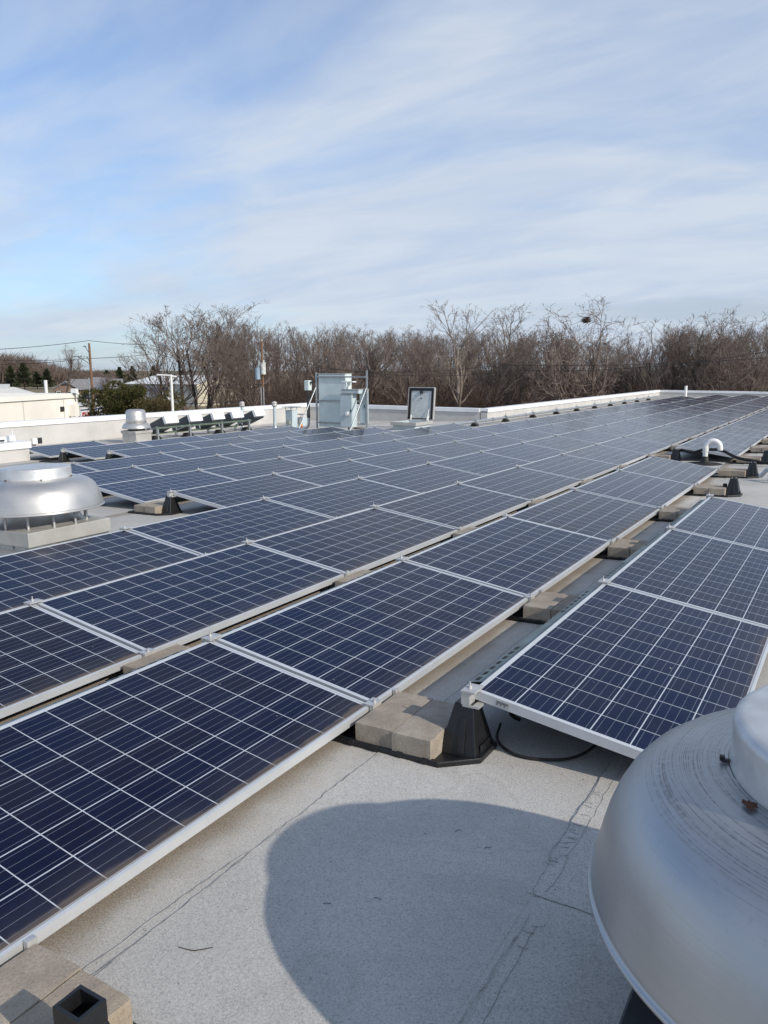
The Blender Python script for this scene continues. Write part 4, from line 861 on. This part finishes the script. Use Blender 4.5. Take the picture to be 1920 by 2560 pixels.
# poles and wires
M_WOOD = pm('weathered_pole_wood', (.22, .125, .075), .9, 0, .2, 6, stretch=(8, 8, .6))
def pole(px, D, ytop, lab, r0=.17):
    b = col_at(px, D, GZ); tp = at(px, ytop, D)
    t = thing('utility_pole', lab, 'utility pole', Matrix.Translation(b)); h = tp.z - GZ
    k = MB(); k.tube([(0, 0, 0), (0, 0, h)], r0, 12, r1=r0*.72); k.build('shaft', M_WOOD, t); return t, b, h
rgt = Vector((RC.col[0][0], RC.col[0][1], 0)).normalized()
t, PB, PH = pole(229, 100, 858, 'brown wooden utility pole with curved wire brackets beside the cream building')
for dz, off in ((-.35, -.5), (-1.6, -.3), (-1.55, -1.35)):
    k = MB(); e = rgt*off; k.tube([(0, 0, PH+dz-.9), e*.5 + Vector((0, 0, PH+dz-.45)), e*.8 + Vector((0, 0, PH+dz-.2)), e*1.15 + Vector((0, 0, PH+dz))], .035, 6); k.tube([e*.7 + Vector((0, 0, PH+dz)), e*1.5 + Vector((0, 0, PH+dz))], .04, 6); k.build('bracket', M_WIRE, t)
k = MB(); k.tube([-rgt*.34 + Vector((0, 0, 0)), -rgt*.34 + Vector((0, 0, 6.2))], .07, 8); k.build('riser_conduit', M_STEELPIPE, t)
t2, PB2, PH2 = pole(657, 57, 853, 'utility pole with two transformers in front of the bare trees', .095)
for off, zz, m_, lab in ((-.30, -2.30, pm('transformer_blue_grey', (.30, .40, .52), .45), 0), (.10, -1.95, pm('transformer_pale_grey', (.62, .63, .60), .45), 1)):
    k = MB(); e = rgt*off - Vector((RC.col[1][0], RC.col[1][1], 0))*.32
    k.tube([e + Vector((0, 0, PH2+zz-.35)), e + Vector((0, 0, PH2+zz+.42))], .18, 16); k.tube([e + Vector((0, 0, PH2+zz+.42)), e + Vector((0, 0, PH2+zz+.46))], .195, 16); k.tube([e + Vector((0.05, 0, PH2+zz+.46)), e + Vector((.05, 0, PH2+zz+.66))], .04, 8); k.build('transformer', m_, t2)
k = MB()
for s in (-1, 1): k.tube([Vector((0, 0, PH2-.95)), rgt*s*.3 + Vector((0, 0, PH2-.80))], .035, 6); k.tube([rgt*s*.3 + Vector((0, 0, PH2-.80)), rgt*s*.4 + Vector((0, 0, PH2-1.02))], .04, 6)
k.build('cutout_bracket', M_BRASS, t2); k = MB(); k.tube([(0, 0, PH2), (0, 0, PH2+.15)], .07, 8); k.build('insulator', M_BRASS, t2)
for s in (-.12, .06):
    k = MB(); e = rgt*s - Vector((RC.col[1][0], RC.col[1][1], 0))*.2; k.tube([e, e + Vector((0, 0, PH2-3.2))], .04, 8); k.build('riser_conduit', M_STEELPIPE, t2)
k = MB(); k.tube([rgt*-.65 + Vector((0, 0, PH2-3.0)), rgt*.35 + Vector((0, 0, PH2-3.0))], .022, 6); k.build('crossarm', M_WIRE, t2)
k = MB(); b = col_at(355, 330, GZ); tp = at(355, 900, 330); k.tube([b, tp], .2, 8, r1=.14); k.tube([tp - Vector((0, 0, 1)) - rgt*1.2, tp - Vector((0, 0, 1)) + rgt*1.2], .1, 6)
tag(k.build('utility_pole', M_WOOD), 'distant thin utility pole above the warehouse roof', 'utility pole')
def wire(p, q, sag, lab, r=.018):
    k = MB(); n = 18; k.tube([p.lerp(q, i/n) - Vector((0, 0, sag*4*(i/n)*(1-i/n))) for i in range(n+1)], r, 4); tag(k.build('power_line', M_WIRE), lab, 'power line', 'overhead power lines')
tp = PB + Vector((0, 0, PH+.3)); tm = PB + Vector((0, 0, PH-1.75))
wire(at(-60, 876, 92), tp, .15, 'upper power line running left from the wooden pole', .028); wire(tp, at(370, 862, 118), .1, 'upper power line running right from the wooden pole into the trees', .028)
wire(at(-60, 897, 92), tm, .2, 'lower power line running left from the wooden pole', .026); wire(tm, at(380, 885, 118), .1, 'lower power line running right from the wooden pole', .03)
wire(at(-60, 910, 110), at(190, 900, 100), .2, 'lowest pale power line at the far left', .03)
t2p = PB2 + Vector((0, 0, PH2-.85))
wire(t2p, at(1300, 925, 56), .9, 'upper thin wire crossing in front of the bare trees', .014); wire(at(1300, 925, 56), at(2100, 845, 50), .6, 'thin wire climbing right across the bare trees', .014)
wire(t2p - Vector((0, 0, .4)), at(1250, 912, 56), .7, 'second thin wire crossing in front of the bare trees', .014); wire(at(1250, 912, 56), at(2100, 880, 50), .3, 'second thin wire at the right in front of the bare trees', .014)
wire(at(250, 1003, 60), at(700, 990, 70), .4, 'black service cable sagging low in front of the warehouse', .03)
b = col_at(428, 46, GZ); tp = at(427, 941, 46); t = thing('lamp_post', 'white lamp post with a flat head standing behind the left parapet', 'lamp post', Matrix.Translation(b))
k = MB(); k.tube([(0, 0, 0), (0, 0, tp.z-GZ)], .085, 14, r1=.07); k.build('shaft', M_PVC, t)
k = MB(); e0 = rgt*-.70; e1 = rgt*.30; z = tp.z-GZ; k.tube([e1 + Vector((0, 0, z-.02)), e0*.3 + Vector((0, 0, z+.04)), e0 + Vector((0, 0, z+.09))], .05, 8); k.build('arm', M_PVC, t)
k = MB(); fw = Vector((RC.col[1][0], RC.col[1][1], 0)).normalized(); e0 = rgt*-.75
k.add([e0*1.0 + fw*s*.16 + Vector((0, 0, z+zz)) for zz in (.06, .13) for s in (-1, 1)] + [rgt*.02 + fw*s*.16 + Vector((0, 0, z+zz)) for zz in (.03, .10) for s in (-1, 1)], [(0, 1, 3, 2), (4, 6, 7, 5), (0, 4, 5, 1), (2, 3, 7, 6), (0, 2, 6, 4), (1, 5, 7, 3)]); k.build('lamp_head', M_WHITE, t)

# ------------------------------------------------------------------ trees
def mat_bark(name, c1, c2, sc=1.2):
    m = bpy.data.materials.new(name); m.use_nodes = True; nt = m.node_tree; p = nt.nodes['Principled BSDF']
    tc = N(nt, 'ShaderNodeTexCoord'); oi = N(nt, 'ShaderNodeObjectInfo'); no = N(nt, 'ShaderNodeTexNoise', i_Scale=sc, i_Detail=4.0); lk(nt, tc.outputs['Object'], no.inputs['Vector'])
    f = mth(nt, 'ADD', mth(nt, 'MULTIPLY', ramp(nt, no.outputs[0], .3, .7), .65), mth(nt, 'MULTIPLY', oi.outputs['Random'], .35))
    lk(nt, mixc(nt, f, c1, c2), p.inputs['Base Color']); p.inputs['Roughness'].default_value = .95; p.inputs['Specular IOR Level'].default_value = .15; return m
M_BARK = mat_bark('winter_bark', (.055, .042, .034), (.13, .10, .082)); M_TWIG = mat_bark('winter_twigs', (.105, .080, .070), (.29, .235, .205))
M_PALE = mat_bark('pale_twigs', (.15, .125, .105), (.33, .28, .24)); M_BRUSH = mat_bark('brush_stems', (.070, .048, .040), (.17, .122, .10), .35)
M_FARWOOD = mat_bark('far_wood', (.16, .12, .10), (.24, .19, .16), .05)
class TreeMesh:
    def __init__(s): s.v = []; s.f = []; s.n = 0
    def tube(s, P, R, n):
        P = np.asarray(P, float); k = len(P); d = np.gradient(P, axis=0); d /= np.linalg.norm(d, axis=1)[:, None] + 1e-9
        ref = np.where(np.abs(d[:, 2:3]) < .9, np.array([[0, 0, 1.]]), np.array([[1., 0, 0]])); a = np.cross(d, ref); a /= np.linalg.norm(a, axis=1)[:, None] + 1e-9; b = np.cross(a, d)
        th = 2*np.pi*np.arange(n)/n
        V = P[:, None, :] + (a[:, None, :]*np.cos(th)[None, :, None] + b[:, None, :]*np.sin(th)[None, :, None])*np.asarray(R)[:, None, None]
        s.v.append(V.reshape(-1, 3)); i = np.arange(k-1)[:, None]*n; j = np.arange(n)[None, :]; j2 = (j+1) % n
        s.f.append(np.stack([i+j, i+j2, i+n+j2, i+n+j], -1).reshape(-1, 4) + s.n); s.n += k*n
    def mesh(s, name, mat):
        V = np.concatenate(s.v); F = np.concatenate(s.f); me = bpy.data.meshes.new(name)
        me.vertices.add(len(V)); me.vertices.foreach_set('co', V.ravel()); me.loops.add(F.size); me.loops.foreach_set('vertex_index', F.ravel().astype(np.int32))
        me.polygons.add(len(F)); me.polygons.foreach_set('loop_start', np.arange(0, F.size, 4, dtype=np.int32)); me.polygons.foreach_set('loop_total', np.full(len(F), 4, np.int32))
        me.polygons.foreach_set('use_smooth', np.ones(len(F), bool)); me.materials.append(mat); me.update(calc_edges=True); me.validate(); return me
def grow_tree(seed, H, stems, counts, spread, up, mats, tw=.0095, lenk=1.0, droop=0.0):
    R = np.random.default_rng(seed); tr = TreeMesh(); cr = TreeMesh()
    def rnd_perp(d):
        a = R.normal(size=3); a -= d*(a@d); return a/(np.linalg.norm(a)+1e-9)
    def branch(p, d, L, r, lv):
        n = (7, 6, 5, 4, 3)[lv]; P = [p]; dd = d.copy(); st = L/(n-1)
        for i in range(n-1):
            dd = dd + R.normal(size=3)*(.10, .16, .20, .22, .22)[lv] + np.array([0, 0, up*(.10, .12, .10, .08, .05)[lv]]) - np.array([0, 0, droop*lv*.03]); dd /= np.linalg.norm(dd); P.append(P[-1] + dd*st)
        P = np.array(P); t = np.linspace(0, 1, n); Rr = r*(1-t*(.55, .7, .75, .75, .6)[lv])
        (tr if lv == 0 else cr).tube(P, Rr, (7, 5, 4, 3, 3)[lv])
        if lv == 4: return
        m = counts[lv]; m = max(1, int(round(m*R.uniform(.75, 1.25))))
        for c in range(m):
            tt = R.uniform((.30, .15, .12, .1)[lv], 1.0)**.85; x = tt*(n-1); i = min(int(x), n-2); q = P[i] + (P[i+1]-P[i])*(x-i); dl = P[i+1]-P[i]; dl /= np.linalg.norm(dl)
            an = R.uniform(.35, .95)*spread; nd = dl*math.cos(an) + rnd_perp(dl)*math.sin(an); nd[2] += .12*up; nd /= np.linalg.norm(nd)
            rr = (r*(1-tt*.55)) * (.55, .52, .5, .6)[lv]; rr = max(rr, tw); LL = L*(.62, .58, .55, .52)[lv]*R.uniform(.65, 1.2)*(1-.35*tt)*lenk
            branch(q, nd, LL, rr, lv+1)
    for s in range(stems):
        a = 2*math.pi*s/stems + R.uniform(-.5, .5); ln = (.12 if stems == 1 else R.uniform(.15, .38)); d = np.array([math.cos(a)*ln, math.sin(a)*ln, 1.0]); d /= np.linalg.norm(d)
        branch(np.array([math.cos(a)*.15*(stems > 1), math.sin(a)*.15*(stems > 1), 0.0]), d, H*.72*R.uniform(.85, 1.1), H*(.019 if stems == 1 else .013), 0)
    z9 = np.percentile(np.concatenate(cr.v)[:, 2], 90)
    for L_ in (tr.v, cr.v):
        for a_ in L_: a_[:, 2] = np.where(a_[:, 2] > z9, z9 + (a_[:, 2]-z9)*.6, a_[:, 2])
    return tr.mesh('trunk', mats[0]), cr.mesh('crown', mats[1])
PROTO = [grow_tree(1, 11, 1, (11, 7, 6, 4), 1.0, .9, (M_BARK, M_TWIG), lenk=1.08), grow_tree(2, 11, 2, (9, 6, 6, 4), .9, 1.2, (M_BARK, M_TWIG), lenk=1.08),
         grow_tree(3, 10, 3, (7, 6, 5, 3), .9, 1.4, (M_BARK, M_TWIG)), grow_tree(4, 11, 1, (13, 7, 6, 3), .85, 1.4, (M_BARK, M_TWIG), lenk=1.1),
         grow_tree(5, 10, 2, (9, 6, 5, 3), 1.1, .8, (M_BARK, M_TWIG), lenk=1.08), grow_tree(6, 11, 1, (9, 6, 5, 4), 1.05, .8, (M_PALE, M_PALE), .013, 1.1),
         grow_tree(8, 11, 5, (9, 7, 5, 4), .95, 1.0, (M_BARK, M_TWIG), .0125, 1.12), grow_tree(9, 11, 2, (10, 6, 5, 3), 1.2, .6, (M_BARK, M_TWIG), .016, 1.15)]
def tree(px, D, ytop, k, lab, group=None, rz=0, sxy=1.0, name='bare_tree'):
    b = col_at(px, D, GZ); h = at(px, ytop, D).z - GZ
    tm, cm = PROTO[k]; H = (float(np.percentile([v.co.z for v in cm.vertices], 97.5)) if k not in PH_ else PH_[k]); PH_[k] = H; s = h/H
    o = thing(name, lab, 'tree', Matrix.Translation(b) @ Matrix.Rotation(rz, 4, 'Z') @ Matrix.Diagonal((s*sxy, s*sxy, s, 1)), group)
    link('trunk', tm, o); link('crown', cm, o); return o
PH_ = {}
tree(500, 70, 772, 6, 'broad many stemmed bare tree in front of the warehouse', None, .3, 1.15)
tree(415, 74, 812, 4, 'leaning bare tree at the left end of the tree line', None, 2.0, 1.05)
tree(565, 78, 800, 2, 'bare tree just left of the transformer pole', None, 1.0)
tree(160, 188, 868, 0, 'round topped bare tree in front of the brown house', None, 1.2, 1.15)
tree(1150, 62, 760, 5, 'pale twigged bare tree rising above the others behind the hatch', None, .4, 1.0)
tree(1275, 66, 772, 5, 'smaller pale bare tree in the middle of the tree line', None, 2.4, .9)
nest_tree = tree(1460, 60, 762, 7, 'tall wide bare tree carrying a dark nest', None, .9, 1.0)
tree(1840, 62, 790, 7, 'twisted dark bare tree near the right edge', None, 3.4, .8)
tree(1745, 66, 800, 7, 'crooked bare tree beyond the far white upright pipe', None, 5.0, .75)
bpy.context.view_layer.update()
tgt = at(1466, 800, 60); best = min((nest_tree.matrix_world @ v.co for v in list(next(c for c in nest_tree.children if c.name.startswith('crown')).data.vertices)[::2]), key=lambda w: abs((w - CAM).normalized().z - (tgt - CAM).normalized().z)*4 + ((w - CAM).normalized() - (tgt - CAM).normalized()).length)
k = MB(); rn = random.Random(2)
for i in range(70):
    a = Vector((rn.gauss(0, .13), rn.gauss(0, .13), rn.gauss(0, .09))); e = Vector((rn.gauss(0, 1), rn.gauss(0, 1), rn.gauss(0, .5))).normalized()*.2; k.tube([a-e, a+e], .02, 4)
c = k.build('bird_nest', M_BRUSH); c.location = best; tag(c, 'dark twig nest high in the tall wide bare tree', 'nest')
RG = random.Random(21)
def zone(px):
    for lim, s in ((560, 'left of the transformer pole'), (700, 'around the transformer pole'), (820, 'behind the cabinet rack'), (960, 'between the cabinet rack and the hatch'), (1090, 'behind the open hatch'),
                   (1240, 'right of the open hatch'), (1400, 'behind the corner of the far parapet'), (1560, 'behind the long conduit'), (1720, 'before the white upright pipe'), (9999, 'at the right end of the far parapet')):
        if px < lim: return s
def skyline(px):
    xs = [560, 640, 700, 760, 820, 870, 930, 1000, 1060, 1120, 1240, 1330, 1400, 1470, 1560, 1610, 1660, 1720, 1790, 1850, 1920, 2000]
    ys = [830, 812, 818, 835, 828, 800, 812, 818, 825, 818, 808, 812, 815, 825, 835, 838, 800, 800, 812, 815, 805, 800]
    return float(np.interp(px, xs, ys))
for layer, (D0, D1, step, dy, nm) in enumerate(((61, 68, 80, 12, 'front'), (76, 88, 72, 0, 'middle'), (94, 112, 58, 4, 'rear'))):
    px = 590 + layer*13 if layer else 640
    while px < 2060:
        tree(px, RG.uniform(D0, D1), skyline(px) + 6 + dy + RG.uniform(-16, 34), RG.choice((0, 1, 2, 3, 4, 1, 3)), f"bare brown tree, {nm} rank, {zone(px)}", 'trees of the winter tree line', RG.uniform(0, 6.28), RG.uniform(.95, 1.3))
        px += step*RG.uniform(.7, 1.3)
def stems(name, n, px0, px1, D0, D1, h0, h1, r, mat, seed, lab, cat, tops=None):
    R = np.random.default_rng(seed); m = TreeMesh()
    for i in range(n):
        px = R.uniform(px0, px1); D = R.uniform(D0, D1); b = col_at(px, D, GZ); h = R.uniform(h0, h1)*(tops(px) if tops else 1)
        lean = R.normal(size=2)*.22*h; mid = R.normal(size=2)*.06*h
        P = np.array([[b.x, b.y, GZ], [b.x+lean[0]*.4+mid[0], b.y+lean[1]*.4+mid[1], GZ+h*.55], [b.x+lean[0], b.y+lean[1], GZ+h]]); rr = r*R.uniform(.6, 1.5)
        m.tube(P, [rr, rr*.7, rr*.25], 3)
        for q in range(3):
            f = R.uniform(.4, .9); s = P[0]*(1-f)+P[2]*f; e = s + np.array([R.normal()*.18*h, R.normal()*.18*h, R.uniform(.1, .3)*h]); m.tube(np.array([s, (s+e)/2 + R.normal(size=3)*.04*h, e]), [rr*.5, rr*.38, rr*.2], 3)
    o = link(name, m.mesh(name, mat)); tag(o, lab, cat, None, 'stuff'); return o
stems('undergrowth', 5600, 590, 2100, 60, 76, 2.2, 6.4, .022, M_BRUSH, 5, 'dense reddish brown undergrowth at the foot of the tree line', 'undergrowth')
stems('low_brush', 650, 400, 620, 58, 72, 1.5, 4.2, .018, M_BRUSH, 15, 'low reddish brush below the warehouse and the broad bare tree', 'undergrowth')
stems('thicket', 3900, 540, 2150, 92, 125, 4.0, 7.8, .034, M_BRUSH, 6, 'far brown thicket that closes the gaps of the tree line', 'thicket')
stems('far_wood', 3500, -120, 330, 430, 520, 8, 16, .16, M_FARWOOD, 8, 'distant hazy brown wood on the horizon at the left', 'wood', lambda px: 1.0 if px < 60 else max(.45, 1.0-(px-60)/220))

def mat_leaf(name, c1, c2):
    m = mat_bark(name, c1, c2, 3.0); return m
M_CEDAR = mat_leaf('cedar_green', (.030, .042, .026), (.070, .085, .048)); M_EVER = mat_leaf('evergreen_leaves', (.025, .034, .012), (.085, .088, .03)); M_BRONZE = mat_leaf('bronze_leaves', (.05, .038, .022), (.11, .085, .04))
def leaf_mass(R, n, fn, size, mats):
    """n small bent leaf sprays placed by fn -> (point, outward direction)"""
    V = []; F = []; MI = []
    for i in range(n):
        p, d = fn(); a = R.normal(size=3); a /= np.linalg.norm(a); u = np.cross(d, a); u /= np.linalg.norm(u)+1e-9; s = size*R.uniform(.5, 1.4); o = len(V)
        V += [p - u*s*.35, p + d*s*.5 + u*s*.1 + a*s*.15, p + d*s, p + u*s*.35 - a*s*.12]; F.append((o, o+1, o+2, o+3)); MI.append(0 if R.random() < .8 else 1)
    me = bpy.data.meshes.new('crown'); me.from_pydata([tuple(v) for v in V], [], F)
    for m in mats: me.materials.append(m)
    me.polygons.foreach_set('material_index', MI); me.update(); return me
def cedar_mesh(seed):
    R = np.random.default_rng(seed)
    def fn():
        z = R.uniform(0.05, 1)**.8; rmax = .30*(1-z)**.75*(1+.35*math.sin(z*31+seed)); a = R.uniform(0, 2*math.pi); rmax *= 1+.25*math.sin(3*a+seed+z*9); r = rmax*math.sqrt(R.uniform(.15, 1))
        return np.array([r*math.cos(a), r*math.sin(a), z]), np.array([math.cos(a)*.8, math.sin(a)*.8, .45])
    return leaf_mass(R, 3800, fn, .055, (M_CEDAR, M_EVER))
CED = [cedar_mesh(1), cedar_mesh(2)]; k = MB(); k.tube([(0, 0, 0), (0, 0, .9)], .02, 6, r1=.005); CTR = k.mesh('trunk', M_BARK)
for i, (px, D, yt, wd) in enumerate(((28, 330, 915, 1.2), (60, 320, 908, 1.3), (92, 330, 930, 1.5), (118, 325, 922, 1.3), (268, 300, 926, 1.3), (300, 310, 918, 1.2), (332, 300, 916, 1.1), (385, 320, 915, 1.0), (460, 300, 922, 1.1))):
    b = col_at(px, D, GZ); h = at(px, yt, D).z - GZ
    lab = ['dark green cedar at the far left edge', 'tallest pointed dark cedar at the far left', 'squat dark cedar left of the brown house', 'dark cedar beside the brown house gable', 'dark cedar right of the wooden utility pole', 'dark cedar above the evergreen bush', 'pointed dark cedar left of the distant thin pole', 'dark cedar right of the distant thin pole', 'dark cedar showing over the warehouse roof'][i]
    o = thing('cedar_tree', lab, 'tree', Matrix.Translation(b) @ Matrix.Rotation(i*1.3, 4, 'Z') @ Matrix.Diagonal((h*wd, h*wd, h, 1)), 'cedars in the distance'); link('trunk', CTR, o); link('crown', CED[i % 2], o)
for i, (px, D, yt, k_) in enumerate(((255, 200, 935, 3), (290, 210, 932, 1), (205, 330, 925, 2), (235, 340, 928, 4))):
    tree(px, D, yt, k_, ['bare bushy tree behind the evergreen bush, nearer one', 'bare bushy tree behind the evergreen bush, right one', 'small far bare tree left of the wooden pole', 'small far bare tree right of the wooden pole'][i], None, i, 1.6)
# big evergreen bush behind the left parapet
def bush(px, D, ytop, wpx, lab, seed, mats, n=46000, size=.16):
    R = np.random.default_rng(seed); b = col_at(px, D, GZ); h = at(px, ytop, D).z - GZ; wr = wpx/2*D/FPX
    cl = [(np.array([R.uniform(-1, 1)*wr*.78, R.uniform(-1, 1)*wr*.6, R.uniform(.12, .86)*h]), R.uniform(.5, 1.15)) for _ in range(64)]
    cl = [(c*np.array([1-.45*max(0, c[2]/h-.5), 1, 1]), s) for c, s in cl]
    def fn():
        c, s = cl[R.integers(len(cl))]; d = R.normal(size=3); d /= np.linalg.norm(d); d2 = d + np.array([0, 0, .3]); return c + d*s*R.uniform(.35, 1.0)**.5*np.array([1, 1, .75]), d2/np.linalg.norm(d2)
    o = thing('evergreen_bush', lab, 'bush', Matrix.Translation(b)); link('crown', leaf_mass(R, n, fn, size, mats), o)
    t = TreeMesh()
    for i in range(26):
        c, s = cl[i]; t.tube(np.array([[0, 0, 0], c*np.array([.4, .4, .55]) + R.normal(size=3)*.2, c + R.normal(size=3)*.3]), [.09, .05, .015], 5)
    link('trunk', t.mesh('trunk', M_BARK), o); return o
bush(318, 56, 916, 262, 'big dark evergreen bush behind the left parapet beside the utility pole', 3, (M_EVER, M_BRONZE))
bush(378, 52, 978, 100, 'low bronze leaved bush at the right foot of the big evergreen bush', 4, (M_BRONZE, M_EVER), 9000, .13)
